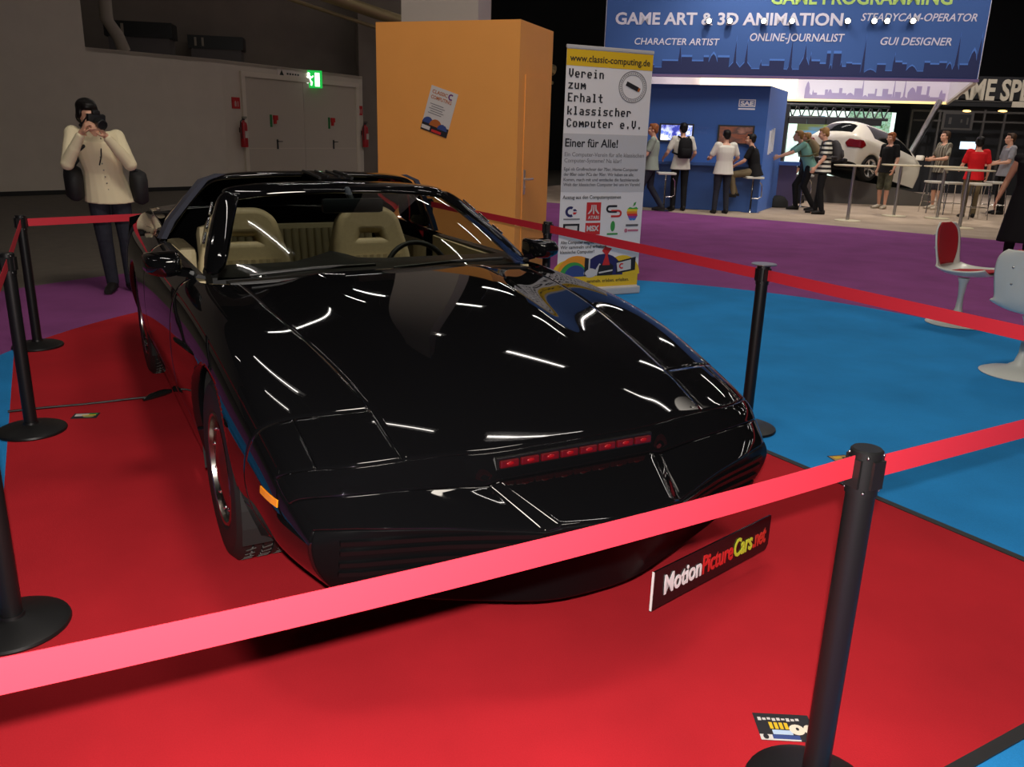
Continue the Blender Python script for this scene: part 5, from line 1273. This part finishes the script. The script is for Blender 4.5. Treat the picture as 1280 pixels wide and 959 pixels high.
def skyline(par, x0, x1, z0, hmax, y, m_, name='skyline', seed=5, n=70):
    rnd = random.Random(seed); pts = [(x0, z0)]; x = x0
    while x < x1:
        wd = rnd.uniform(.05, .24); hh = hmax*rnd.choice((.14, .22, .3, .40, .28, .52, .2, .34)); k = rnd.random(); xe = min(x+wd, x1)
        if k < .14: pts += [(x, z0+hh*.6), ((x+xe)/2-.03, z0+hh), ((x+xe)/2, z0+hmax*rnd.uniform(.7, 1.0)), ((x+xe)/2+.03, z0+hh), (xe, z0+hh*.6)]
        elif k < .3: pts += [(x+(xe-x)*q, z0+hh*(.7+.5*sin(pi*q))) for q in (0, .25, .5, .75, 1)]
        elif k < .42: pts += [(x, z0+hh), (x+.02, z0+hh*1.5), (x+.04, z0+hh), (xe, z0+hh)]
        else: pts += [(x, z0+hh), (xe, z0+hh)]
        x = xe
    pts.append((x1, z0)); cu = [(p[0], p[1]) for p in pts]
    b = MB(); bm_ = b.bm
    # triangulated outline as thin prism: one column per step keeps it clean
    for a_, c_ in zip(cu[1:-1], cu[2:-1]):
        if c_[0]-a_[0] > 1e-4: b.prism([(a_[0], z0), (c_[0], z0), (c_[0], c_[1]), (a_[0], a_[1])], .003, Matrix.Translation((0, y, 0)))
    return b.build(name, m_, par)
skyline(RB, xl+.02, xr-.02, zb0+.02, .92, -.004, SKY0, seed=5); skyline(RB, xl+.02, xr-.02, zb0+.02, .82, -.008, SKY1, seed=5)
skyline(RB, xl+SX+3.2, xr+SX-.1, zb0+.02, .8, RD-.03, mat('skyline_pale', lin(176, 160, 196), .7), seed=9)
m = MB(); m.tube([(xr+SX-.3, RD-.3, zb0+.0), (xr+SX-1.1, RD-1.2, zb0-1.5)], .09, 8); tag(m.build('banner_stay', STEEL, RB, smooth=50), None, None)
# lamps hung before the banner
GLOW = mat('lamp_face', (1, 1, 1), .4, emit=(1.0, .93, .78), estr=14)
for k, px in enumerate((886, 912, 954, 989, 1058, 1091, 1107, 1139)):
    x, z = rp(px, 27.5); ca, sa = cos(RB.rotation_euler.z), sin(RB.rotation_euler.z)
    lab = ['first', 'second', 'third', 'fourth', 'fifth', 'sixth', 'seventh', 'eighth'][k]
    t = thing('spotlight', lab + ' from the left of the row of small bright spotlights on the blue hanging banner', 'spotlight', (RB.location.x+x*ca+.14*sa, RB.location.y+x*sa-.14*ca, z), RB.rotation_euler.z, 'spotlights on the hanging banner')
    m = MB(); m.lathe([(.03, .10), (.06, .08), (.068, 0), (.06, -.005)], 16, Matrix.Rotation(-pi/2, 4, 'X')); m.build('housing', TRIM, t, smooth=40)
    m = MB(); m.sphere((0, -.012, 0), (.048, .03, .048), 14); m.build('lamp_face', GLOW, t, smooth=180)
    m = MB(); m.tube([(0, .06, 0), (0, .14, 0)], .012, 8); m.build('arm', TRIM, t)
# stage lamps that light the booths (inside the ring, pointing down)
for k, (x, y, e, c) in enumerate(((4.2, 16.6, 300, (1, .93, .84)), (8.2, 18.6, 470, (1, .9, .76)), (11.8, 19.6, 330, (1, .88, .72)), (8.0, 22.6, 560, (1, .92, .82)))):
    o = lamp('stage_lamp', 'SPOT', (x, y, 6.2), e, c, .12, spot=radians(100), blend=.7); aim(o, (x+.2, y+1.0, 0))
for k, x in enumerate((4.2, 8.0, 11.6)):
    o = lamp('ring_wash', 'SPOT', (x, 21.0, 6.6), 800, (1, .92, .95), .15, spot=radians(110), blend=.6); aim(o, (x, 26.6, 3.6))
for k, x in enumerate((3.4, 7.0, 10.6)):
    o = lamp('banner_wash', 'SPOT', (x, 13.2, 7.6), 420, (1, .95, .90), .9, spot=radians(90), blend=.6); aim(o, (x, 17.3, 4.2))

# dark games rig at the far right with its big letters
RIG = thing('game_rig', 'dark scaffold rig with big cream letters at the far right', 'rig', (14.0, 27.6, 0), radians(-6))
def gp(px, py): return local_px(RIG, px, py)
RGM = mat('rig_grey', lin(92, 88, 84), .45, metal=.4); RGD = mat('rig_dark', (.010, .010, .011), .6)
CRM = mat('letter_cream', lin(214, 204, 180), .5)
x0, z1 = gp(1168, 94); x1, z0 = gp(1330, 126)
m = MB(); m.box(((x0+x1)/2, .06, (z0+z1)/2), (x1-x0, .08, z1-z0)); m.build('sign_panel', RGD, RIG)
xa, za = gp(1176, 123); zt_ = gp(1176, 97)[1]
fit_text('GAME SPECIAL', xa, xa+ (gp(1262, 123)[0]-xa)*12/6.35, za, zt_-za, RIG, CRM, y=-.02, bold=.03, depth=.02)
for py, hgt in ((124.5, .03), (138, .06), (150, .05)):
    xa, za = gp(1142, py); xb, _ = gp(1330, py); m = MB(); m.box(((xa+xb)/2, 0, za), (xb-xa, .08, hgt)); m.build('beam', RGM, RIG)
for px in (1141, 1176, 1232, 1258):
    xa, za = gp(px, 137); m = MB(); m.box((xa, 0, za/2), (.06, .06, za)); m.build('upright', RGM, RIG)
x0, z1 = gp(1180, 127); x1, z0 = gp(1330, 136); m = MB(); m.box(((x0+x1)/2, .02, (z0+z1)/2), (x1-x0, .1, z1-z0)); m.build('fascia', RGD, RIG)
x0, z1 = gp(1265, 127); x1, z0 = gp(1300, 135); rectplate(x0, x1, z0, z1, -.05, .02, 'fascia_panel', CRM, RIG)
x0, z1 = gp(1178, 140); x1, z0 = gp(1213, 163); fr = rectplate(x0, x1, z0, z1, -.10, .1, 'monitor_frame', RGM, RIG); 
x0, z1 = gp(1181, 142.5); x1, z0 = gp(1210, 160.5); s_ = rectplate(x0, x1, z0, z1, -.105, .006, 'monitor_screen', RGD, fr)
xa, za = gp(1186, 151)
for dx, w_, h_ in ((0, .08, .2), (.52, .05, .2), (.34, .05, .1)): b = MB(); b.box((xa+dx, -.11, za), (w_, .006, h_)); b.build('screen_mark', RGM, s_)
x0, z1 = gp(1206, 177); x1, z0 = gp(1224, 187); rectplate(x0, x1, z0, z1, .3, .04, 'lit_screen', mat('pale_lit_screen', (.6, .7, .8), .3, emit=lin(215, 235, 255), estr=1.1), RIG)
for px in (1208, 1253):
    xa, za = gp(px, 139); b = MB(); b.sphere((xa, -.02, za), (.14, .05, .035), 12); b.build('warm_lamp', mat('warm_lamp', (1, .8, .5), .4, emit=lin(255, 200, 110), estr=3.0), RIG, smooth=180)
m = MB(); m.box((3.2, 1.2, 1.36), (9.0, .1, 2.72)); m.build('rear_panel', RGD, RIG)

# ------------------------------------------------------------------ white hatchback on a tilted ramp
HEAD = radians(32.0); TILT = radians(11.5)
rw = at_y(1081, 226, 21.9)
HC = thing('hatchback_car', 'white hatchback car parked nose-down on the grey ramp', 'car', (0, 0, 0))
# local y forward; heading right and away from the viewer
fwd = Vector((cos(HEAD), sin(HEAD), 0)); 
Rz = Matrix.Rotation(atan2(-fwd.x, fwd.y), 4, 'Z'); Rt = Matrix.Rotation(-TILT, 4, 'X')
# the near rear wheel touches at local (0.76, -1.29, 0)
con = Vector((.80, -1.29, 0)); Tl = Rz @ Rt; offs = Vector((rw.x, rw.y, rw.z))-(Tl.to_3x3() @ con)
HC.matrix_world = Matrix.Translation(offs) @ Tl
WHITEP = mat('white_paint', lin(236, 230, 214), .18, coat=.5)
# half sections: (half width, y, z) roof middle, roof edge, glass foot, shoulder, mid, sill
HS = [
 [(0, -2.05, .98), (.58, -2.00, .98), (.74, -1.94, .96), (.80, -1.90, .90), (.83, -1.93, .62), (.78, -1.92, .36)],
 [(0, -1.98, 1.04), (.58, -1.93, 1.04), (.76, -1.86, 1.00), (.83, -1.82, .92), (.86, -1.80, .62), (.80, -1.78, .30)],
 [(0, -1.72, 1.40), (.50, -1.68, 1.38), (.76, -1.60, 1.02), (.855, -1.56, .93), (.88, -1.50, .60), (.82, -1.50, .24)],
 [(0, -1.55, 1.455), (.53, -1.50, 1.43), (.76, -1.25, 1.00), (.865, -1.22, .92), (.89, -1.2, .60), (.83, -1.2, .22)],
 [(0, -.9, 1.48), (.56, -.9, 1.45), (.765, -.8, .98), (.865, -.8, .90), (.89, -.8, .58), (.83, -.8, .20)],
 [(0, -.1, 1.47), (.56, -.1, 1.44), (.765, -.1, .95), (.865, -.1, .88), (.89, -.1, .56), (.83, -.1, .20)],
 [(0, .30, 1.42), (.53, .28, 1.38), (.76, .55, .93), (.865, .55, .86), (.89, .55, .55), (.83, .55, .20)],
 [(0, 1.02, 1.00), (.60, .98, .98), (.76, .92, .93), (.86, .92, .84), (.885, .92, .54), (.83, .92, .21)],
 [(0, 1.30, .92), (.60, 1.25, .91), (.77, 1.25, .87), (.855, 1.25, .80), (.88, 1.3, .54), (.82, 1.3, .22)],
 [(0, 1.95, .80), (.58, 1.90, .79), (.73, 1.80, .76), (.80, 1.72, .70), (.83, 1.70, .48), (.77, 1.70, .24)],
 [(0, 2.12, .62), (.55, 2.06, .62), (.70, 1.96, .60), (.77, 1.88, .56), (.79, 1.86, .42), (.74, 1.86, .25)],
]
bm = bmesh.new(); cache = {}
def HV(p):
    k = tuple(round(q, 4) for q in p)
    if k not in cache: cache[k] = bm.verts.new(k)
    return cache[k]
HS = HS[:7] + [[(p[0], min(p[1], 1.0), p[2]) for p in HS[7]]]
for i in range(len(HS)-1):
    for j in range(5):
        for s in (1, -1):
            q = [HV((s*p[0], p[1], p[2])) for p in (HS[i][j], HS[i][j+1], HS[i+1][j+1], HS[i+1][j])]
            if len(set(q)) == 4:
                try: f_ = bm.faces.new(q if s > 0 else q[::-1]); f_.smooth = True; f_.material_index = 1 if (j == 1 and 3 <= i <= 5) or (j == 0 and i in (1, 6)) else 0
                except ValueError: pass
for s in (1, -1):
    for ends in (0, -1):
        q = [HV((s*p[0], p[1]+(-.01 if ends == 0 else .01)*0, p[2])) for p in HS[ends]]; q.append(HV((0, HS[ends][5][1]-(.12 if ends == 0 else -.22), HS[ends][5][2])))
        try: bm.faces.new(q if s > 0 else q[::-1]).smooth = True
        except ValueError: pass
bmesh.ops.recalc_face_normals(bm, faces=bm.faces[:])
me = bpy.data.meshes.new('shell'); bm.to_mesh(me); bm.free(); me.materials.append(WHITEP); me.materials.append(mat('car_glass_dark', (.01, .011, .012), .04))
sh = bpy.data.objects.new('body_shell', me); COL.objects.link(sh); k = sh.modifiers.new('s', 'SUBSURF'); k.levels = k.render_levels = 3; baked(sh)
bm = bmesh.new(); bm.from_mesh(sh.data)
cut_arch(bm, -1.29, .315, .345, .55)
gl = [f_ for f_ in bm.faces if f_.material_index == 1]
bm.to_mesh(sh.data)
bmesh.ops.delete(bm, geom=[f_ for f_ in bm.faces if f_.material_index != 1], context='FACES'); me2 = bpy.data.meshes.new('windows'); bm.to_mesh(me2); bm.free()
for p in me2.polygons: p.material_index = 0
me2.materials.append(MATS['car_glass_dark']); wn = bpy.data.objects.new('window_glass', me2); COL.objects.link(wn); wn.parent = HC
bm = bmesh.new(); bm.from_mesh(sh.data); bmesh.ops.delete(bm, geom=[f_ for f_ in bm.faces if f_.material_index == 1], context='FACES'); bm.to_mesh(sh.data); bm.free(); sh.parent = HC
ALLOY = mat('alloy_wheel', (.70, .69, .67), .25, metal=.9)
def hwheel(xc, yc, s):
    Mx = Matrix.Translation((xc, yc, .315)) @ Matrix.Rotation(pi/2*s, 4, 'Y')
    m = MB(); pr = [(.20, -.09), (.30, -.10), (.315, -.08), (.315, .08), (.30, .10), (.235, .10), (.225, .085)]; m.lathe(pr+[pr[0]], 40, Mx, cap=False); t = m.build('tyre', RUBBER, HC, smooth=35)
    m = MB(); m.lathe([(.19, .0), (.19, .085), (.215, .098), (.238, .097), (.235, .06), (.20, .0)], 40, Mx, cap=False); m.lathe([(0, .05), (.055, .05), (.05, .075), (0, .08)], 20, Mx)
    for k in range(5):
        for d in (-.13, .13):
            a = 2*pi*k/5; m.tube([Mx @ Vector((.04*cos(a), .04*sin(a), .07)), Mx @ Vector((.215*cos(a+d), .215*sin(a+d), .088))], .016, 8)
    m.build('alloy_rim', ALLOY, t, smooth=40)
    m = MB(); m.lathe([(0, -.02), (.19, -.02), (.19, .0), (0, 0)], 30, Mx); m.build('brake_disc', TRIM, t)
for s in (1, -1): hwheel(s*.755, -1.29, s)
TL = mat('tail_lamp_red', lin(120, 14, 20), .15)
BV2 = BVHTree.FromPolygons([v.co.copy() for v in sh.data.vertices], [list(p.vertices) for p in sh.data.polygons])
for s in (1, -1):
    rows = []
    for z in (.70, .75, .80, .85, .90):
        r = []; e0 = 33+6*abs(z-.8)/.1; e1_ = 66-7*abs(z-.8)/.1
        for k in range(9):
            ph = radians(e0+(e1_-e0)*k/8); d = Vector((s*sin(ph), -cos(ph), 0)); h = BV2.ray_cast(Vector((0, -1.3, z))+d*2, -d)
            p = (h[0] if h[0] else Vector((0, -1.3, z))+d*.8)+d*.008; r.append(tuple(p))
        rows.append(r)
    grid_part('tail_lamp', rows, TL, parent=HC, sub=1, solid=.012)
for s in ():
    m = MB(); m.loft([[(s*(x+.012), y-.022, z) for x, y, z in ((.50, -2.015, .86), (.50, -2.03, .80), (.52, -2.01, .72), (.80, -1.93, .70), (.875, -1.66, .74), (.868, -1.62, .82), (.82, -1.80, .89))], [(s*(x-.03), y+.04, z) for x, y, z in ((.50, -2.015, .86), (.50, -2.03, .80), (.52, -2.01, .72), (.80, -1.93, .70), (.875, -1.66, .74), (.868, -1.62, .82), (.82, -1.80, .89))]]); m.build('tail_lamp', TL, HC)
for s in (1, -1):
    m = MB(); m.box((s*.93, .52, .97), (.20, .10, .13), bevel=.03); m.build('door_mirror', WHITEP, HC, smooth=40)
m = MB(); m.box((0, -.5, .30), (1.5, 2.5, .2)); m.build('underbody', UND, HC)
m = MB(); m.box((0, -2.02, .34), (1.30, .12, .12), bevel=.03); m.build('rear_diffuser', TRIM, HC)
# ramp: a prism whose top follows the tilted car
RAMPM = mat('ramp_grey', lin(92, 88, 84), .7)
nrm = (Tl.to_3x3() @ Vector((0, 0, 1))).normalized(); p0 = Vector((rw.x, rw.y, rw.z))-nrm*.004
def rtop(x, y): return max(.03, p0.z-((x-p0.x)*nrm.x+(y-p0.y)*nrm.y)/nrm.z)
ra = at_z(1019, 252.5, 0); rb = at_z(1162, 258, 0)
cor = [(ra.x, ra.y), (ra.x+(rb.x-ra.x)*.33, ra.y+(rb.y-ra.y)*.33-.12), (ra.x+(rb.x-ra.x)*.66, ra.y+(rb.y-ra.y)*.66-.12), (rb.x, rb.y), (rb.x+1.0, rb.y+2.0), (ra.x+2.0, ra.y+4.2), (ra.x-.6, ra.y+2.0)]
m = MB(); m.loft([[(x, y, -.003) for x, y in cor], [(x, y, rtop(x, y)) for x, y in cor]]); tag(m.build('display_ramp', RAMPM), 'grey display ramp carrying the white hatchback', 'ramp')

# ------------------------------------------------------------------ standing tables, stools, chairs
TTOP = mat('table_top_cream', lin(226, 216, 184), .4)
def high_table(px, py, lab, w_=.80):
    p = at_z(px, py, -.002); t = thing('standing_table', lab, 'standing table', (p.x, p.y, 0), radians(-8), 'tall standing tables on the grey carpet')
    m = MB(); m.lathe([(0, 0), (.25, 0), (.25, .010), (.05, .02), (0, .02)], 28); m.build('base', TTOP, t, smooth=35)
    m = MB(); m.lathe([(.032, .015), (.032, 1.07)], 16); m.build('column', STEEL, t, smooth=60)
    m = MB(); m.lathe([(0, 1.065), (w_/2-.02, 1.065), (w_/2, 1.075), (w_/2, 1.09), (0, 1.095)], 32); m.build('top', TTOP, t, smooth=35)
high_table(1059, 276, 'leftmost tall standing table on the grey carpet'); high_table(1117, 270, 'tall standing table right of the person in black tee')
high_table(1171, 273, 'tall standing table before the person in plaid shirt', .85); high_table(1199, 285, 'nearest tall standing table before the person in red tee', .88)
def stool(px, py, lab, h=.74, kind=0, rz=0.0, back=False):
    p = at_z(px, py, -.002); t = thing('bar_stool', lab, 'bar stool', (p.x, p.y, 0), rz, 'bar stools around the booths')
    m = MB(); m.box((0, 0, h), (.38, .36, .05), bevel=.02); m.build('seat', WHITEPL, t, smooth=40)
    if kind == 0:
        m = MB(); m.lathe([(0, 0), (.20, 0), (.20, .012), (.03, .03), (.02, .05), (.02, h-.02), (0, h-.02)], 24); m.build('pedestal', CHROME, t, smooth=40)
        m = MB(); m.tube([(.15, -.02, h-.1), (.20, 0, h-.16), (.21, 0, .34), (.15, 0, .30), (.02, 0, .30)], .012, 8); m.build('foot_rest', CHROME, t, smooth=60)
    else:
        for sx in (1, -1):
            for sy in (1, -1): m = MB(); m.tube([(sx*.15, sy*.14, h-.02), (sx*.20, sy*.19, 0)], .012, 8); m.build('leg', CHROME, t, smooth=60)
        m = MB()
        q = [(sx*.185, sy*.175, .25) for sx, sy in ((1, 1), (1, -1), (-1, -1), (-1, 1), (1, 1))]
        m.tube(q, .008, 6); m.build('foot_ring', CHROME, t)
    return t
stool(829, 264, 'bar stool with curved rail left of the backpack wearer at the blue booth', .78)
stool(937, 266, 'bar stool under the sitting person at the blue booth', .74)
stool(1000, 259, 'bar stool beside the demo desk and the leaning person', .74)
stool(1163, 266, 'white seat stool left of the nearest standing tables', .70, 1); stool(1184, 268, 'white seat stool between the two right standing tables', .70, 1)
stool(1216, 274, 'white seat stool by the person in red tee', .74, 1); stool(1238, 270, 'white seat stool at the far right beyond the red tee', .74, 1)
m = MB(); p = at_z(971, 259, -.002)
m.loft([ring(Vector((p.x, p.y, z)), Vector((1, 0, 0)), Vector((0, 1, 0)), a_, b_, 18) for z, a_, b_ in ((0, .20, .13), (.02, .26, .17), (.14, .25, .17), (.24, .16, .10), (.27, .06, .04))])
bg_ = m.build('backpack', mat('bag_cloth_black', (.012, .012, .012), .8), None, smooth=60); tag(bg_, 'black bag lying on the floor beside the demo desk', 'bag')
m = MB(); m.tube([(p.x-.12, p.y-.10, .18), (p.x-.2, p.y-.16, .22), (p.x-.24, p.y-.12, .1)], .015, 8); m.build('strap', MATS['bag_cloth_black'], bg_, smooth=60)

# white shell swivel chairs with red cushions
SHELL = mat('shell_white', lin(206, 208, 200), .3); CUSH = mat('cushion_red', lin(170, 22, 34), .75)
def shell_chair(x, y, rz, lab, z=-.002):
    t = thing('shell_chair', lab, 'chair', (x, y, z), rz, 'white shell chairs with red cushions')
    # shell: strip from seat front to the top of the back, curved up at the sides
    line_ = [(.24, .455), (.20, .44), (.10, .425), (0, .42), (-.10, .425), (-.17, .45), (-.205, .51), (-.225, .60), (-.245, .72), (-.262, .82), (-.268, .86)]
    wid = [.17, .215, .235, .24, .235, .225, .19, .205, .215, .20, .14]
    rows = []
    for (yy, zz), w_ in zip(line_, wid):
        r = []
        for k in range(-4, 5):
            u = k/4; lift = .055*abs(u)**2.2; back = zz > .5
            r.append((u*w_, yy+(lift*.8 if back else 0), zz+(0 if back else lift)))
        rows.append(r)
    grid_part('seat_shell', rows, SHELL, parent=t, sub=2, solid=.014)
    def pad(i0, i1, k_, nm, off):
        rr = []
        for i in range(i0, i1+1):
            (yy, zz), w_ = line_[i], wid[i]; r = []; e = 1-.35*(abs((i-(i0+i1)/2)/((i1-i0)/2))**3)
            for k in range(-4, 5):
                u = k/4; lift = .055*abs(u*k_*e)**2.2; back = zz > .5; bul = .012*(1-u*u)
                r.append((u*w_*k_*e, yy+((lift*.8+off+bul) if back else 0), zz+((0) if back else lift+off+bul)))
            rr.append(r)
        grid_part(nm, rr, CUSH, parent=t, sub=2, solid=.012)
    pad(0, 4, .74, 'seat_cushion', .016); pad(6, 10, .82, 'back_cushion', .016)
    m = MB(); m.lathe([(0, 0), (.245, 0), (.25, .006), (.22, .018), (.10, .045), (.045, .085), (.028, .15), (.024, .25), (.034, .36), (.05, .405), (0, .41)], 36); m.build('pedestal', SHELL, t, smooth=50)
    m = MB()
    for sx in (1, -1):
        for zz, yy in ((.64, -.262), (.75, -.282)): m.sphere((sx*.07, yy, zz), (.008, .005, .008), 8)
    m.build('rivet', STEEL, t, smooth=180)
c1 = at_z(1203, 405, -.002); shell_chair(c1.x-.06, c1.y, radians(-143), 'white shell chair with red cushions turned to the right')
c2 = at_z(1288, 398, -.002); shell_chair(3.50, 5.56, radians(-50), 'white shell chair at the right picture edge seen from behind')
c2 = at_z(1272, 472, -.002)
m = MB(); p = at_z(1290, 352, 0)
tbl = thing('round_side_table', 'low round white table at the right picture edge', 'table', (p.x+1.05, p.y+.3, -.002), 0)
m = MB(); m.lathe([(0, .70), (.38, .70), (.40, .712), (.38, .725), (0, .725)], 36); m.build('top', SHELL, tbl, smooth=40)
m = MB(); m.lathe([(0, 0), (.24, 0), (.25, .006), (.1, .04), (.03, .1), (.025, .6), (.06, .70), (0, .70)], 28); m.build('pedestal', SHELL, tbl, smooth=50)

# ------------------------------------------------------------------ visitors
def at_feet(px, py): p = at_z(px, py, -.003); return (p.x, p.y, -.003)
person('person in grey-green tee walking past behind the white banner', at_feet(810, 264), radians(78), 1.78, dict(elR=(.24, -.08, 1.13), wrR=(.25, -.02, .90), elL=(-.22, .10, 1.14), wrL=(-.22, .30, 1.02), knL=(-.10, .16, .52), anL=(-.1, .22, .085), toL=(-.1, .38, .03), anR=(.1, -.26, .10), toR=(.1, -.12, .03), knR=(.1, .0, .50)), dye('cloth_sage', 150, 160, 148), JEAN, SHOE, HRED, sleeve='short')
person('person in white tee with a black backpack at the blue booth screen', at_feet(846, 263), radians(8), 1.82, dict(elL=(-.29, .02, 1.16), wrL=(-.30, .22, 1.05), elR=(.29, .02, 1.16), wrR=(.30, .22, 1.05), knR=(.10, -.02, .50), anR=(.09, -.12, .09)), WHT, BLK, SHOE, HBLK, extras=backpack(BLK))
person('person in white tee and dark jeans playing at the blue counter', at_feet(899, 267), radians(4), 1.70, dict(elL=(-.30, .04, 1.16), wrL=(-.28, .26, 1.14), elR=(.30, .04, 1.18), wrR=(.30, .26, 1.10), anL=(-.13, -.02, .085), anR=(.13, -.02, .085)), WHT, JEAN, SHOE, HBLK, build=1.08)
ps = at_z(938, 266, -.003)
person('person in black tee sitting on a bar stool facing left', (ps.x, ps.y, -.003), radians(68), 1.72,
       dict(pel=(0, 0, .90), che=(0, .07, 1.22), nec=(0, .12, 1.39), hea=(0, .16, 1.54), shL=(-.17, .10, 1.35), shR=(.17, .10, 1.35), elL=(-.23, .22, 1.10), elR=(.22, .20, 1.10), wrL=(-.16, .42, .99), wrR=(.15, .42, .97), hiL=(-.09, .03, .87), hiR=(.09, .03, .87), knL=(-.12, .46, .80), knR=(.12, .46, .80), anL=(-.10, .40, .40), anR=(.10, .36, .40), toL=(-.12, .54, .35), toR=(.12, .50, .35)), BLK, KHA, SHOE, HBLK)
person('person in teal tee leaning forward with arms stretched to the demo desk', at_feet(1004, 263), radians(82), 1.80,
       dict(pel=(0, -.02, .98), che=(0, .12, 1.29), nec=(0, .22, 1.44), hea=(0, .30, 1.57), shL=(-.17, .19, 1.40), shR=(.17, .19, 1.40), elL=(-.19, .42, 1.23), elR=(.19, .42, 1.22), wrL=(-.12, .66, 1.14), wrR=(.12, .66, 1.12), knL=(-.11, .08, .52), anL=(-.11, -.18, .09), toL=(-.12, -.03, .03), knR=(.11, .22, .54), anR=(.11, .16, .085), toR=(.12, .32, .03)), TEAL, BLK, SHOE, HFAIR, extras=backpack(dye('bag_tan', 150, 132, 100), dye('bag_olive', 98, 96, 66)))
person('person in black and white striped tee with a dark backpack looking down', at_feet(1022, 267.5), radians(72), 1.82,
       dict(hea=(0, .08, 1.61), nec=(0, .03, 1.47), elL=(-.23, .02, 1.14), wrL=(-.22, .16, .95), elR=(.24, .0, 1.14), wrR=(.24, .14, .94), anL=(-.12, -.06, .085), anR=(.12, .06, .085)), STRIPE, BLK, SHOE, HFAIR, extras=backpack(dye('bag_grey', 62, 60, 62)), look=(0, 1, -.25))
person('person in dark jacket between the leaning and the striped visitors', at_feet(999, 254), radians(60), 1.74, {}, dye('cloth_navy', 38, 40, 58), JEAN, SHOE, HFAIR, sleeve='long')
person('ginger person in black tee and camouflage shorts by a standing table', at_feet(1101, 261), radians(118), 1.78, dict(elL=(-.26, .0, 1.14), wrL=(-.28, .12, .92), elR=(.25, -.05, 1.14), wrR=(.25, .02, .90), anL=(-.10, .02, .085), anR=(.10, -.02, .085)), BLK, CAMO, SHOEW, HRED, legs='short', hairlen='full')
person('person in plaid shirt standing at a tall table facing left', at_feet(1167, 262), radians(96), 1.86, dict(elL=(-.25, .06, 1.15), wrL=(-.12, .28, 1.12), elR=(.25, .06, 1.15), wrR=(.12, .28, 1.12)), PLAID, dye('cloth_shorts', 60, 60, 66), SHOEW, HBRN, legs='short')
person('person in red tee and khaki trousers seen from behind', at_feet(1208, 272), radians(-12), 1.72, dict(elL=(-.26, .04, 1.14), wrL=(-.26, .22, 1.06), elR=(.27, -.02, 1.13), wrR=(.29, .08, .92)), REDC, KHA, SHOE, HBLK, hairlen='full', build=1.05)
person('person in grey tee facing left beyond the red tee', at_feet(1246, 268), radians(84), 1.84, dict(elL=(-.23, .06, 1.14), wrL=(-.18, .28, 1.10), elR=(.23, .04, 1.14), wrR=(.18, .27, 1.08)), GRY, BLK, SHOE, HBRN)
pw = at_z(1262, 338, -.004)
person('long haired person in black sleeveless dress close at the right picture edge', (pw.x+.05, pw.y, -.004), radians(150), 1.70, dict(elL=(-.25, -.06, 1.14), wrL=(-.27, .02, .90), elR=(.27, -.05, 1.14), wrR=(.34, .0, .90), nec=(0, .02, 1.46), hea=(.02, .06, 1.60)), BLK, BLK, SHOE, HBRN, SKIN2, sleeve='none', hairlen='long', top='dress', look=(.3, 1, -.1))
person('person with cropped hair standing far back at the right picture edge', (10.3, 15.6, -.003), radians(140), 1.84, {}, dye('cloth_brown', 66, 54, 44), JEAN, SHOE, HFAIR, SKIN2, sleeve='long')
